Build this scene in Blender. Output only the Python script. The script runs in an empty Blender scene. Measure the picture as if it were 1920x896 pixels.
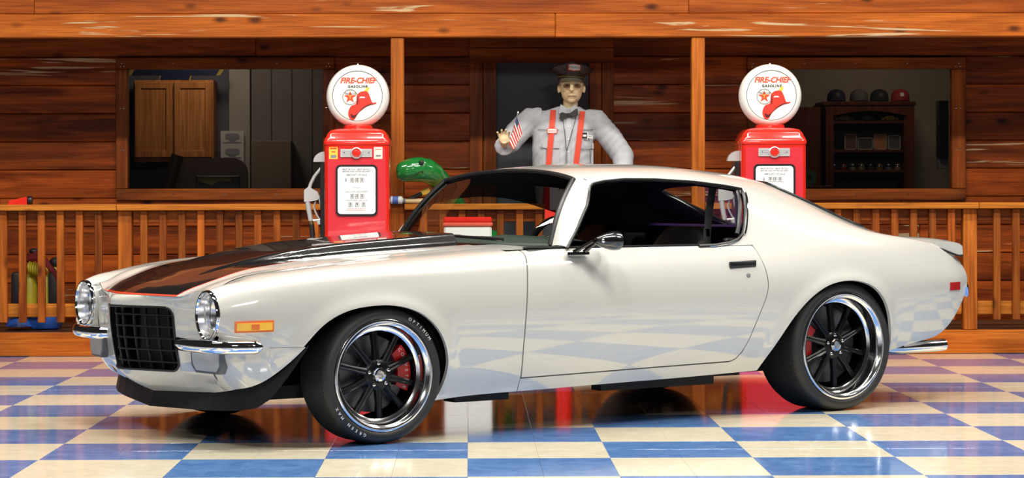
import bpy, bmesh, math, random
import numpy as np
from mathutils import Vector, Matrix
from math import sin, cos, pi, radians

random.seed(7)
rng = np.random.default_rng(7)
SC = bpy.context.scene
COL = SC.collection

# ------------------------------------------------------------------ camera
CAM_H = 1.1405
FPX, CXP, CYP, YAW, ROLL = 4166.5, 932.92, 358.59, 0.0126, -0.0022
cam_d = bpy.data.cameras.new('camera')
cam = bpy.data.objects.new('camera', cam_d)
COL.objects.link(cam)
cam_d.sensor_fit = 'HORIZONTAL'
cam_d.sensor_width = 36.0
cam_d.lens = 36.0 * FPX / 1920.0
cam_d.shift_x = (960 - CXP) / 1920.0
cam_d.shift_y = -(448 - CYP) / 1920.0
cam_d.clip_end = 200
cam.matrix_world = (Matrix.Translation((0, 0, CAM_H)) @ Matrix.Rotation(-YAW, 4, 'Z')
                    @ Matrix.Rotation(pi / 2, 4, 'X') @ Matrix.Rotation(ROLL, 4, 'Z'))
SC.camera = cam

# ------------------------------------------------------------------ light
SC.view_settings.view_transform = 'Standard'
SC.view_settings.look = 'None'
SC.view_settings.gamma = 1.0
SC.view_settings.use_curve_mapping = False
SC.view_settings.exposure = -0.06

world = bpy.data.worlds.new('world')
SC.world = world
world.use_nodes = True
world.node_tree.nodes['Background'].inputs[0].default_value = (1.0, 0.96, 0.9, 1)
world.node_tree.nodes['Background'].inputs[1].default_value = 0.02


def area(name, loc, rot, size, power, color=(1, 0.955, 0.87)):
    d = bpy.data.lights.new(name, 'AREA')
    d.shape = 'RECTANGLE'
    d.size, d.size_y = size
    d.energy = power
    d.color = color
    o = bpy.data.objects.new(name, d)
    COL.objects.link(o)
    o.location = loc
    o.rotation_euler = rot
    return o


# rows of ceiling lamps of the showroom
for lx in (-1.9, 1.5):
    area('ceiling_lamp', (lx, 2.6, 4.3), (radians(48), 0, 0), (1.3, 0.5), 105)
for lx in (-4.8, -1.2, 2.4, 6.0):
    area('ceiling_lamp', (lx, 9.2, 6.0), (radians(4), 0, 0), (2.4, 0.4), 290)
    area('ceiling_lamp', (lx + 1.8, 12.3, 6.0), (0, 0, 0), (2.4, 0.4), 150)


# ------------------------------------------------------------------ helpers
def link(o, parent=None):
    COL.objects.link(o)
    if parent is not None:
        o.parent = parent
    return o


def mk(name, verts, faces, mat, parent=None, smooth=False, midx=None, normals=None, loc=None, sharp=None):
    me = bpy.data.meshes.new(name)
    me.from_pydata([tuple(map(float, v)) for v in verts], [], [tuple(map(int, f)) for f in faces])
    mats = mat if isinstance(mat, (list, tuple)) else [mat]
    for m in mats:
        me.materials.append(m)
    if midx is not None:
        me.polygons.foreach_set('material_index', np.asarray(midx, dtype=np.int32))
    if smooth:
        me.polygons.foreach_set('use_smooth', np.ones(len(me.polygons), dtype=bool))
        if sharp:
            me.update()
            me.set_sharp_from_angle(angle=radians(sharp))
    me.update()
    if normals is not None:
        nl = np.zeros((len(me.loops), 3), dtype=np.float32)
        vi = np.zeros(len(me.loops), dtype=np.int32)
        me.loops.foreach_get('vertex_index', vi)
        ok = vi < len(normals)
        nl[ok] = np.asarray(normals)[vi[ok]]
        me.normals_split_custom_set([tuple(map(float, n)) for n in nl])
    o = bpy.data.objects.new(name, me)
    link(o, parent)
    if loc is not None:
        o.location = loc
    return o


def tag(o, label, cat, group=None):
    o['label'] = label
    o['category'] = cat
    if group:
        o['group'] = group
    return o


def struct(o, label=None):
    o['kind'] = 'structure'
    if label:
        o['label'] = label
    return o


def empty(name, loc=(0, 0, 0), rz=0):
    o = bpy.data.objects.new(name, None)
    COL.objects.link(o)
    o.location = loc
    o.rotation_euler = (0, 0, rz)
    o.empty_display_size = 0.1
    return o


class MB:
    """collects simple solids into one mesh"""

    def __init__(s):
        s.v, s.f, s.m = [], [], []

    def add(s, v, f, m=0):
        b = len(s.v)
        s.v += [tuple(p) for p in v]
        s.f += [tuple(i + b for i in q) for q in f]
        s.m += [m] * len(f)
        return s

    def box(s, x0, x1, y0, y1, z0, z1, bev=0.0, m=0):
        if bev <= 0:
            v = [(x, y, z) for z in (z0, z1) for y in (y0, y1) for x in (x0, x1)]
            f = [(0, 2, 3, 1), (4, 5, 7, 6), (0, 1, 5, 4), (2, 6, 7, 3), (0, 4, 6, 2), (1, 3, 7, 5)]
            return s.add(v, f, m)
        bm = bmesh.new()
        bmesh.ops.create_cube(bm, size=1)
        for p in bm.verts:
            p.co = ((x0 + x1) / 2 + p.co.x * (x1 - x0), (y0 + y1) / 2 + p.co.y * (y1 - y0),
                    (z0 + z1) / 2 + p.co.z * (z1 - z0))
        bmesh.ops.bevel(bm, geom=bm.edges[:], offset=bev, segments=2 if bev > 0.012 else 1, profile=0.5, affect='EDGES')
        bm.verts.index_update()
        s.add([p.co[:] for p in bm.verts], [[q.index for q in f.verts] for f in bm.faces], m)
        bm.free()
        return s

    def tube(s, path, rad, n=10, m=0, cap=True, flat=1.0, up=None):
        path = [Vector(p) for p in path]
        if not hasattr(rad, '__len__'):
            rad = [rad] * len(path)
        v, f = [], []
        U = None
        for i, p in enumerate(path):
            if i == 0:
                T = path[1] - p
            elif i == len(path) - 1:
                T = p - path[-2]
            else:
                T = (path[i + 1] - p).normalized() + (p - path[i - 1]).normalized()
            T.normalize()
            if U is None:
                U = Vector(up) if up else (Vector((0, 0, 1)) if abs(T.z) < 0.9 else Vector((1, 0, 0)))
            U = (U - T * U.dot(T)).normalized()
            W = T.cross(U)
            r = rad[i]
            for k in range(n):
                a = 2 * pi * k / n
                v.append(p + U * (r * cos(a)) + W * (r * sin(a) * flat))
        for i in range(len(path) - 1):
            for k in range(n):
                a, b = i * n + k, i * n + (k + 1) % n
                f.append((a, b, b + n, a + n))
        if cap:
            f.append(tuple(reversed(range(n))))
            f.append(tuple(range((len(path) - 1) * n, len(path) * n)))
        return s.add(v, f, m)

    def lathe(s, prof, n=32, M=None, m=0):
        """prof: (r, h) around local Z; r==0 points collapse"""
        v, f, rings = [], [], []
        for r, h in prof:
            if r < 1e-6:
                rings.append([len(v)])
                v.append(Vector((0, 0, h)))
            else:
                rings.append(list(range(len(v), len(v) + n)))
                v += [Vector((r * cos(2 * pi * k / n), r * sin(2 * pi * k / n), h)) for k in range(n)]
        for a, b in zip(rings[:-1], rings[1:]):
            for k in range(n):
                k2 = (k + 1) % n
                if len(a) == 1 and len(b) == 1:
                    continue
                if len(a) == 1:
                    f.append((a[0], b[k2], b[k]))
                elif len(b) == 1:
                    f.append((a[k], a[k2], b[0]))
                else:
                    f.append((a[k], a[k2], b[k2], b[k]))
        if M is not None:
            v = [M @ p for p in v]
        return s.add(v, f, m)

    def prism(s, poly, d0, d1, fn, m=0):
        """poly 2D outline extruded from d0 to d1; fn(a,b,d)->xyz"""
        n = len(poly)
        v = [fn(a, b, d0) for a, b in poly] + [fn(a, b, d1) for a, b in poly]
        f = [tuple(reversed(range(n))), tuple(range(n, 2 * n))]
        f += [(i, (i + 1) % n, (i + 1) % n + n, i + n) for i in range(n)]
        return s.add(v, f, m)

    def ell(s, c, r, n=16, k=10, M=None, m=0):
        prof = [(sin(pi * i / k), -cos(pi * i / k)) for i in range(k + 1)]
        T = Matrix.Translation(c) @ (M or Matrix.Identity(4)) @ Matrix.Diagonal((*r, 1))
        return s.lathe([(max(0, a) if 0 < i < k else 0, h) for i, (a, h) in enumerate(prof)], n, T, m)

    def build(s, name, mat, parent=None, smooth=True, sharp=35, loc=None):
        o = mk(name, s.v, s.f, mat, parent, smooth, s.m if isinstance(mat, (list, tuple)) else None, sharp=sharp if smooth else None)
        fix_normals(o.data)
        if loc is not None:
            o.location = loc
        return o


def fix_normals(me):
    bm = bmesh.new()
    bm.from_mesh(me)
    bmesh.ops.recalc_face_normals(bm, faces=bm.faces[:])
    bm.to_mesh(me)
    bm.free()


def remesh(mb, voxel, smooth=2):
    """union of overlapping solids as one continuous skin -> mesh data"""
    me = bpy.data.meshes.new('tmp')
    me.from_pydata(mb.v, [], mb.f)
    fix_normals(me)
    o = bpy.data.objects.new('tmp', me)
    COL.objects.link(o)
    r = o.modifiers.new('r', 'REMESH')
    r.mode = 'VOXEL'
    r.voxel_size = voxel
    if smooth:
        sm = o.modifiers.new('s', 'SMOOTH')
        sm.factor = 0.5
        sm.iterations = smooth
    dg = bpy.context.evaluated_depsgraph_get()
    out = bpy.data.meshes.new_from_object(o.evaluated_get(dg))
    bpy.data.objects.remove(o)
    out.polygons.foreach_set('use_smooth', np.ones(len(out.polygons), dtype=bool))
    return out


def from_mesh(name, me, mat, parent=None):
    me.materials.clear()
    for m in (mat if isinstance(mat, (list, tuple)) else [mat]):
        me.materials.append(m)
    me.name = name
    return link(bpy.data.objects.new(name, me), parent)


_font_cache = {}


def text_verts(txt, size, ext=0.0006, shear=0.0, bold=0.0, spacing=1.0):
    """flat text mesh (x right, y up), centred"""
    key = (txt, size, ext, shear, bold, spacing)
    if key in _font_cache:
        return _font_cache[key]
    c = bpy.data.curves.new('t', 'FONT')
    c.body = txt
    c.size = size
    c.align_x = 'CENTER'
    c.align_y = 'CENTER'
    c.extrude = ext
    c.shear = shear
    c.offset = bold
    c.space_character = spacing
    c.resolution_u = 3
    o = bpy.data.objects.new('t', c)
    COL.objects.link(o)
    dg = bpy.context.evaluated_depsgraph_get()
    me = bpy.data.meshes.new_from_object(o.evaluated_get(dg))
    v = [p.co[:] for p in me.vertices]
    f = [tuple(p.vertices) for p in me.polygons]
    bpy.data.objects.remove(o)
    bpy.data.meshes.remove(me)
    _font_cache[key] = (v, f)
    return v, f


def text(name, txt, size, M, mat, parent=None, **kw):
    v, f = text_verts(txt, size, **kw)
    return mk(name, [M @ Vector(p) for p in v], f, mat, parent)


def arc_text(name, txt, size, radius, a0, M, mat, parent, step, inward=False):
    """letters around a circle in local XY plane; a0 start angle, step per letter"""
    mb = MB()
    for i, ch in enumerate(txt):
        if ch == ' ':
            continue
        v, f = text_verts(ch, size)
        a = a0 + step * i
        R = Matrix.Rotation(a - pi / 2 if step < 0 else a + pi / 2, 4, 'Z')
        T = Matrix.Translation((radius * cos(a), radius * sin(a), 0)) @ R
        mb.add([M @ (T @ Vector(p)) for p in v], f)
    return mk(name, mb.v, mb.f, mat, parent)


# ------------------------------------------------------------------ materials
def new_mat(name):
    m = bpy.data.materials.new(name)
    m.use_nodes = True
    return m, m.node_tree.nodes, m.node_tree.links, m.node_tree.nodes['Principled BSDF']


def plain(name, col, rough=0.5, metal=0.0, coat=0.0, spec=0.5, bump=0.0, bscale=200, noise=0.0, nscale=8, emit=0, trans=0):
    m, N, L, b = new_mat(name)
    b.inputs['Base Color'].default_value = (*col, 1)
    b.inputs['Roughness'].default_value = rough
    b.inputs['Metallic'].default_value = metal
    b.inputs['Coat Weight'].default_value = coat
    b.inputs['Coat Roughness'].default_value = 0.03
    b.inputs['Specular IOR Level'].default_value = spec
    if trans:
        b.inputs['Transmission Weight'].default_value = trans
    if emit:
        b.inputs['Emission Color'].default_value = (*col, 1)
        b.inputs['Emission Strength'].default_value = emit
    tc = None
    if noise or bump:
        tc = N.new('ShaderNodeTexCoord')
    if noise:
        n = N.new('ShaderNodeTexNoise')
        n.inputs['Scale'].default_value = nscale
        n.inputs['Detail'].default_value = 5
        L.new(tc.outputs['Object'], n.inputs['Vector'])
        r = N.new('ShaderNodeValToRGB')
        r.color_ramp.elements[0].position = 0.3
        r.color_ramp.elements[1].position = 0.7
        r.color_ramp.elements[0].color = (*[c * (1 - noise) for c in col], 1)
        r.color_ramp.elements[1].color = (*[min(1, c * (1 + noise)) for c in col], 1)
        L.new(n.outputs['Fac'], r.inputs['Fac'])
        L.new(r.outputs['Color'], b.inputs['Base Color'])
    if bump:
        n = N.new('ShaderNodeTexNoise')
        n.inputs['Scale'].default_value = bscale
        n.inputs['Detail'].default_value = 3
        L.new(tc.outputs['Object'], n.inputs['Vector'])
        bp = N.new('ShaderNodeBump')
        bp.inputs['Strength'].default_value = bump
        bp.inputs['Distance'].default_value = 0.003
        L.new(n.outputs['Fac'], bp.inputs['Height'])
        L.new(bp.outputs['Normal'], b.inputs['Normal'])
    return m


def wood(name, dark, light, axis='x', wear=0.0, rough=0.45, vary=0.35, knots=True):
    m, N, L, b = new_mat(name)
    tc = N.new('ShaderNodeTexCoord')
    oi = N.new('ShaderNodeObjectInfo')
    mul = N.new('ShaderNodeVectorMath')
    mul.operation = 'SCALE'
    cmb = N.new('ShaderNodeCombineXYZ')
    for i in range(3):
        L.new(oi.outputs['Random'], cmb.inputs[i])
    L.new(cmb.outputs[0], mul.inputs[0])
    mul.inputs['Scale'].default_value = 37.0
    add = N.new('ShaderNodeVectorMath')
    L.new(tc.outputs['Object'], add.inputs[0])
    L.new(mul.outputs[0], add.inputs[1])

    def mapped(s_along, s_across):
        mp = N.new('ShaderNodeMapping')
        sc = [s_across] * 3
        sc['xyz'.index(axis)] = s_along
        mp.inputs['Scale'].default_value = sc
        L.new(add.outputs[0], mp.inputs['Vector'])
        return mp

    def noise(mp, scale, detail, dist=0.0):
        n = N.new('ShaderNodeTexNoise')
        n.inputs['Scale'].default_value = scale
        n.inputs['Detail'].default_value = detail
        n.inputs['Distortion'].default_value = dist
        L.new(mp.outputs[0], n.inputs['Vector'])
        return n

    def mixc(a, c, fac):
        x = N.new('ShaderNodeMix')
        x.data_type = 'RGBA'
        if isinstance(fac, float):
            x.inputs['Factor'].default_value = fac
        else:
            L.new(fac, x.inputs['Factor'])
        for s, k in ((a, 'A'), (c, 'B')):
            sock = [i for i in x.inputs if i.name == k and i.type == 'RGBA'][0]
            if isinstance(s, tuple):
                sock.default_value = (*s, 1)
            else:
                L.new(s, sock)
        return [o for o in x.outputs if o.type == 'RGBA'][0]

    n1 = noise(mapped(0.7, 7), 1.6, 5, 0.8)
    r1 = N.new('ShaderNodeValToRGB')
    r1.color_ramp.elements[0].position = 0.32
    r1.color_ramp.elements[1].position = 0.68
    r1.color_ramp.elements[0].color = (*dark, 1)
    r1.color_ramp.elements[1].color = (*light, 1)
    L.new(n1.outputs['Fac'], r1.inputs['Fac'])
    n2 = noise(mapped(2.0, 60), 1.4, 6)
    r2 = N.new('ShaderNodeValToRGB')
    r2.color_ramp.elements[0].position = 0.35
    r2.color_ramp.elements[1].position = 0.6
    r2.color_ramp.elements[0].color = (0.55, 0.5, 0.45, 1)
    r2.color_ramp.elements[1].color = (1, 1, 1, 1)
    L.new(n2.outputs['Fac'], r2.inputs['Fac'])
    mm = N.new('ShaderNodeMix')
    mm.data_type = 'RGBA'
    mm.blend_type = 'MULTIPLY'
    mm.inputs['Factor'].default_value = 0.75
    L.new(r1.outputs['Color'], mm.inputs[6])
    L.new(r2.outputs['Color'], mm.inputs[7])
    col = mm.outputs[2]
    if knots:
        v = N.new('ShaderNodeTexVoronoi')
        v.inputs['Scale'].default_value = 1.0
        L.new(mapped(2.6, 5.5).outputs[0], v.inputs['Vector'])
        rk = N.new('ShaderNodeValToRGB')
        rk.color_ramp.elements[0].position = 0.05
        rk.color_ramp.elements[1].position = 0.17
        rk.color_ramp.elements[0].color = (1, 1, 1, 1)
        rk.color_ramp.elements[1].color = (0, 0, 0, 1)
        L.new(v.outputs['Distance'], rk.inputs['Fac'])
        col = mixc(col, tuple(c * 0.28 for c in dark), rk.outputs['Color'])
    if wear:
        n3 = noise(mapped(1.1, 26), 1.0, 7, 1.2)
        n4 = noise(mapped(0.5, 4), 1.0, 2)
        mu = N.new('ShaderNodeMath')
        mu.operation = 'MULTIPLY'
        L.new(n3.outputs['Fac'], mu.inputs[0])
        L.new(n4.outputs['Fac'], mu.inputs[1])
        rw = N.new('ShaderNodeValToRGB')
        rw.color_ramp.elements[0].position = 0.40 - 0.09 * wear
        rw.color_ramp.elements[1].position = 0.44 - 0.09 * wear
        L.new(mu.outputs[0], rw.inputs['Fac'])
        col = mixc(col, (0.52, 0.36, 0.2), rw.outputs['Color'])
    hsv = N.new('ShaderNodeHueSaturation')
    mr = N.new('ShaderNodeMapRange')
    mr.inputs['To Min'].default_value = 1 - vary
    mr.inputs['To Max'].default_value = 1 + vary * 0.8
    L.new(oi.outputs['Random'], mr.inputs['Value'])
    L.new(mr.outputs[0], hsv.inputs['Value'])
    L.new(col, hsv.inputs['Color'])
    L.new(hsv.outputs[0], b.inputs['Base Color'])
    b.inputs['Roughness'].default_value = rough
    b.inputs['Specular IOR Level'].default_value = 0.18
    bp = N.new('ShaderNodeBump')
    bp.inputs['Strength'].default_value = 0.25
    bp.inputs['Distance'].default_value = 0.003
    L.new(n2.outputs['Fac'], bp.inputs['Height'])
    L.new(bp.outputs['Normal'], b.inputs['Normal'])
    return m


def tilemat(name, c0, c1, rough=0.10):
    m, N, L, b = new_mat(name)
    tc = N.new('ShaderNodeTexCoord')
    oi = N.new('ShaderNodeObjectInfo')
    add = N.new('ShaderNodeVectorMath')
    L.new(tc.outputs['Object'], add.inputs[0])
    cm = N.new('ShaderNodeCombineXYZ')
    mu = N.new('ShaderNodeMath')
    mu.operation = 'MULTIPLY'
    mu.inputs[1].default_value = 60
    L.new(oi.outputs['Random'], mu.inputs[0])
    L.new(mu.outputs[0], cm.inputs[0])
    L.new(mu.outputs[0], cm.inputs[1])
    L.new(cm.outputs[0], add.inputs[1])
    n = N.new('ShaderNodeTexNoise')
    n.inputs['Scale'].default_value = 9
    n.inputs['Detail'].default_value = 9
    n.inputs['Roughness'].default_value = 0.7
    n.inputs['Distortion'].default_value = 0.7
    L.new(add.outputs[0], n.inputs['Vector'])
    r = N.new('ShaderNodeValToRGB')
    r.color_ramp.elements[0].position = 0.3
    r.color_ramp.elements[1].position = 0.72
    r.color_ramp.elements[0].color = (*c0, 1)
    r.color_ramp.elements[1].color = (*c1, 1)
    L.new(n.outputs['Fac'], r.inputs['Fac'])
    L.new(r.outputs['Color'], b.inputs['Base Color'])
    b.inputs['Roughness'].default_value = rough
    b.inputs['Specular IOR Level'].default_value = 0.75
    n2 = N.new('ShaderNodeTexNoise')
    n2.inputs['Scale'].default_value = 14
    L.new(add.outputs[0], n2.inputs['Vector'])
    bp = N.new('ShaderNodeBump')
    bp.inputs['Strength'].default_value = 0.03
    bp.inputs['Distance'].default_value = 0.002
    L.new(n2.outputs['Fac'], bp.inputs['Height'])
    L.new(bp.outputs['Normal'], b.inputs['Normal'])
    return m


def glass(name, tint=(0.9, 0.93, 0.92), gloss=1.0, rough=0.0):
    m, N, L, b = new_mat(name)
    N.remove(b)
    out = [n for n in N if n.type == 'OUTPUT_MATERIAL'][0]
    tr = N.new('ShaderNodeBsdfTransparent')
    tr.inputs[0].default_value = (*tint, 1)
    gl = N.new('ShaderNodeBsdfGlossy')
    gl.inputs['Roughness'].default_value = rough
    lw = N.new('ShaderNodeLayerWeight')          # Schlick reflectance, same from both sides of the sheet
    lw.inputs['Blend'].default_value = 0.5
    pw = N.new('ShaderNodeMath')
    pw.operation = 'POWER'
    pw.inputs[1].default_value = 5.0
    L.new(lw.outputs['Facing'], pw.inputs[0])
    mu = N.new('ShaderNodeMath')
    mu.operation = 'MULTIPLY_ADD'
    mu.inputs[1].default_value = 0.9 * gloss
    mu.inputs[2].default_value = 0.05 * gloss
    L.new(pw.outputs[0], mu.inputs[0])
    mx = N.new('ShaderNodeMixShader')
    L.new(mu.outputs[0], mx.inputs[0])
    L.new(tr.outputs[0], mx.inputs[1])
    L.new(gl.outputs[0], mx.inputs[2])
    L.new(mx.outputs[0], out.inputs['Surface'])
    return m


M_WALL = wood('cedar_siding', (0.12, 0.019, 0.0022), (0.44, 0.085, 0.009), 'x', wear=0.22, vary=0.35)
M_BEAM = wood('cedar_beam', (0.32, 0.066, 0.006), (0.54, 0.140, 0.014), 'x', wear=0.85, vary=0.12)
M_FASCIA = wood('cedar_fascia', (0.25, 0.048, 0.005), (0.42, 0.098, 0.010), 'x', wear=0.1, vary=0.15)
M_TRIMX = wood('cedar_trim_across', (0.15, 0.030, 0.004), (0.38, 0.092, 0.010), 'x', vary=0.15)
M_TRIMZ = wood('cedar_trim_upright', (0.15, 0.030, 0.004), (0.38, 0.092, 0.010), 'z', vary=0.15)
M_RAIL = wood('rail_wood', (0.40, 0.115, 0.012), (0.66, 0.23, 0.028), 'x', vary=0.1)
M_BAL = wood('baluster_wood', (0.20, 0.040, 0.005), (0.50, 0.135, 0.018), 'z', vary=0.45)
M_POST = wood('post_wood', (0.30, 0.070, 0.008), (0.54, 0.155, 0.020), 'z', vary=0.2)
M_DECK = wood('deck_wood', (0.07, 0.03, 0.016), (0.13, 0.06, 0.03), 'x', vary=0.2)
M_STEP = wood('porch_front_wood', (0.40, 0.085, 0.008), (0.60, 0.165, 0.018), 'x', vary=0.1)
M_CREAM = tilemat('cream_tile', (0.65, 0.585, 0.44), (0.79, 0.735, 0.585))
M_BLUE = tilemat('blue_tile', (0.055, 0.145, 0.40), (0.15, 0.29, 0.58))
M_GROUT = plain('tile_joint', (0.2, 0.16, 0.12), 0.6)
M_PAINT = plain('off_white_car_paint', (0.565, 0.562, 0.525), 0.28, coat=1.0, spec=0.35)
M_PAINT.node_tree.nodes['Principled BSDF'].inputs['Coat IOR'].default_value = 2.0
M_BLACKP = plain('gloss_black_paint', (0.006, 0.006, 0.007), 0.2, coat=1.0)
M_REDLINE = plain('red_pinstripe', (0.75, 0.06, 0.02), 0.3, coat=1.0)
M_CHROME = plain('chrome', (0.86, 0.86, 0.88), 0.06, metal=1)
M_POLISH = plain('polished_aluminium', (0.82, 0.82, 0.83), 0.14, metal=1)
M_RUBBER = plain('tire_rubber', (0.020, 0.020, 0.020), 0.5, bump=0.15)
M_BLKTRIM = plain('black_trim', (0.012, 0.012, 0.013), 0.32)
M_GRBAR = plain('grille_black', (0.006, 0.006, 0.007), 0.4)
M_SATIN = plain('satin_black', (0.018, 0.018, 0.02), 0.45)
M_UNDER = plain('underbody_black', (0.006, 0.006, 0.007), 0.75)
M_INTER = plain('black_vinyl', (0.010, 0.010, 0.011), 0.55, bump=0.1)
M_LEATH = plain('dark_leather', (0.03, 0.028, 0.028), 0.38)
M_PURPLE = plain('purple_upholstery', (0.05, 0.012, 0.14), 0.6)
M_DASH = plain('dash_pad', (0.05, 0.065, 0.055), 0.5)
M_AMBER = plain('amber_lens', (1.0, 0.56, 0.05), 0.2, coat=1)
M_ORANGE = plain('orange_lens', (0.8, 0.16, 0.02), 0.25, coat=1)
M_REDLENS = plain('red_lens', (0.42, 0.012, 0.012), 0.2, coat=1)
M_REFL = plain('bright_reflector', (0.88, 0.88, 0.90), 0.22, metal=1)
M_LAMPFR = plain('dark_lamp_frame', (0.13, 0.14, 0.16), 0.35)
M_CLEARLENS = plain('pale_lens', (0.5, 0.51, 0.54), 0.25, coat=1, bump=0.3, bscale=120)
M_GREYFR = plain('grey_lamp_frame', (0.22, 0.23, 0.25), 0.4)
M_LAMPGLASS = glass('lamp_glass', (0.93, 0.95, 0.97), 1.3)
M_WSGLASS = glass('windshield_glass', (0.80, 0.85, 0.81), 1.0)
M_BAND = glass('windshield_dark_glass', (0.04, 0.035, 0.035), 0.8)
M_LENS = glass('tinted_lens', (0.42, 0.33, 0.25), 0.8)
M_PANE = glass('window_pane_glass', (0.75, 0.75, 0.75), 0.9)
M_ROTOR = plain('brake_rotor', (0.16, 0.16, 0.165), 0.4, metal=1)
M_SPOKE = plain('black_wheel_paint', (0.004, 0.004, 0.005), 0.3, spec=0.3)
M_CALIPER = plain('red_caliper', (0.55, 0.015, 0.012), 0.3, coat=0.6)
M_WHITE = plain('white_lettering', (0.8, 0.8, 0.78), 0.5)
M_PRED = plain('red_pump_enamel', (0.72, 0.022, 0.012), 0.22, coat=0.8)
M_PRED2 = plain('red_pump_panel', (0.64, 0.03, 0.045), 0.28, coat=0.6)
M_GLOBE = plain('milk_glass', (0.86, 0.84, 0.78), 0.18, coat=0.8)
M_PWHITE = plain('dial_white', (0.85, 0.86, 0.85), 0.3, coat=0.5)
M_INK = plain('black_ink', (0.02, 0.02, 0.022), 0.5)
M_GREYINK = plain('grey_ink', (0.22, 0.22, 0.24), 0.5)
M_REDINK = plain('red_ink', (0.78, 0.07, 0.02), 0.45)
M_HATRED = plain('red_hat_print', (0.75, 0.035, 0.02), 0.4)
M_HATDARK = plain('dark_red_print', (0.10, 0.006, 0.004), 0.4)
M_YELLOW = plain('yellow_print', (0.85, 0.55, 0.06), 0.45)
M_ALU = plain('cast_aluminium', (0.60, 0.60, 0.59), 0.35, metal=0.4)
M_BRASS = plain('brass_fitting', (0.35, 0.27, 0.12), 0.35, metal=1)
M_HOSE = plain('black_hose', (0.012, 0.012, 0.013), 0.5)
M_CREAMST = plain('cream_sticker', (0.85, 0.68, 0.58), 0.5)
M_SHIRT = plain('grey_work_shirt', (0.47, 0.485, 0.52), 0.8, bump=0.2, noise=0.07, nscale=14)
M_SKIN = plain('painted_skin', (0.74, 0.57, 0.33), 0.5, noise=0.1, nscale=22)
M_SUSP = plain('red_suspender_cloth', (0.72, 0.07, 0.035), 0.7)
M_CAPB = plain('black_cap_leather', (0.035, 0.03, 0.025), 0.35)
M_VISOR = plain('cap_visor', (0.11, 0.10, 0.075), 0.3)
M_TROUS = plain('dark_trousers', (0.05, 0.05, 0.06), 0.8)
M_DINO = plain('glossy_green_plastic', (0.012, 0.19, 0.035), 0.16, coat=0.8)
M_SLATE = plain('slate_door', (0.052, 0.058, 0.075), 0.55)


def cr(vals, xs):
    """natural cubic spline through (xs, vals[:,...]) -> callable on arrays"""
    xs = np.asarray(xs, float)
    y = np.asarray(vals, float)
    n = len(xs)
    h = np.diff(xs)
    A = np.zeros((n, n))
    B = np.zeros_like(y)
    A[0, 0] = A[-1, -1] = 1
    for i in range(1, n - 1):
        A[i, i - 1], A[i, i], A[i, i + 1] = h[i - 1], 2 * (h[i - 1] + h[i]), h[i]
        B[i] = 6 * ((y[i + 1] - y[i]) / h[i] - (y[i] - y[i - 1]) / h[i - 1])
    m = np.linalg.solve(A, B.reshape(n, -1)).reshape(y.shape)

    def fn(q):
        q = np.asarray(q, float)
        i = np.clip(np.searchsorted(xs, q) - 1, 0, n - 2)
        hh = h[i]
        a = (xs[i + 1] - q) / hh
        b = (q - xs[i]) / hh
        ex = (slice(None),) * q.ndim + (None,) * (y.ndim - 1)
        a, b, hh = a[ex], b[ex], hh[ex]
        return a * y[i] + b * y[i + 1] + ((a ** 3 - a) * m[i] + (b ** 3 - b) * m[i + 1]) * hh ** 2 / 6
    return fn


def pch(xs, ys):
    """smooth monotone 1-D interpolation"""
    xs = np.asarray(xs, float)
    ys = np.asarray(ys, float)
    h = np.diff(xs)
    d = np.diff(ys) / h
    m = np.zeros(len(xs))
    for i in range(1, len(xs) - 1):
        if d[i - 1] * d[i] > 0:
            w1, w2 = 2 * h[i] + h[i - 1], h[i] + 2 * h[i - 1]
            m[i] = (w1 + w2) / (w1 / d[i - 1] + w2 / d[i])
    m[0], m[-1] = d[0], d[-1]

    def fn(q):
        q = np.asarray(q, float)
        i = np.clip(np.searchsorted(xs, q) - 1, 0, len(xs) - 2)
        t = np.clip((q - xs[i]) / h[i], 0, 1)
        return ((1 + 2 * t) * (1 - t) ** 2 * ys[i] + t * (1 - t) ** 2 * h[i] * m[i]
                + t * t * (3 - 2 * t) * ys[i + 1] + t * t * (t - 1) * h[i] * m[i + 1])
    return fn

# ================================================================== SETTING
TILE = 0.61
FX0, FY0 = -0.0107, 10.715          # a tile corner on the floor
PY = 15.50                          # porch front plane
WY = 16.60                          # face of the plank wall
DECK = 0.168
XL, XR = -5.2, 5.8


def plank(parent, x0, x1, y0, y1, z0, z1, mat, bev=0.004, name='plank'):
    """box piece with its origin at its centre, so that the grain differs from piece to piece"""
    c = ((x0 + x1) / 2, (y0 + y1) / 2, (z0 + z1) / 2)
    mb = MB().box(x0 - c[0], x1 - c[0], y0 - c[1], y1 - c[1], z0 - c[2], z1 - c[2], bev)
    return mb.build(name, mat, parent, smooth=False, loc=c)


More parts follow.
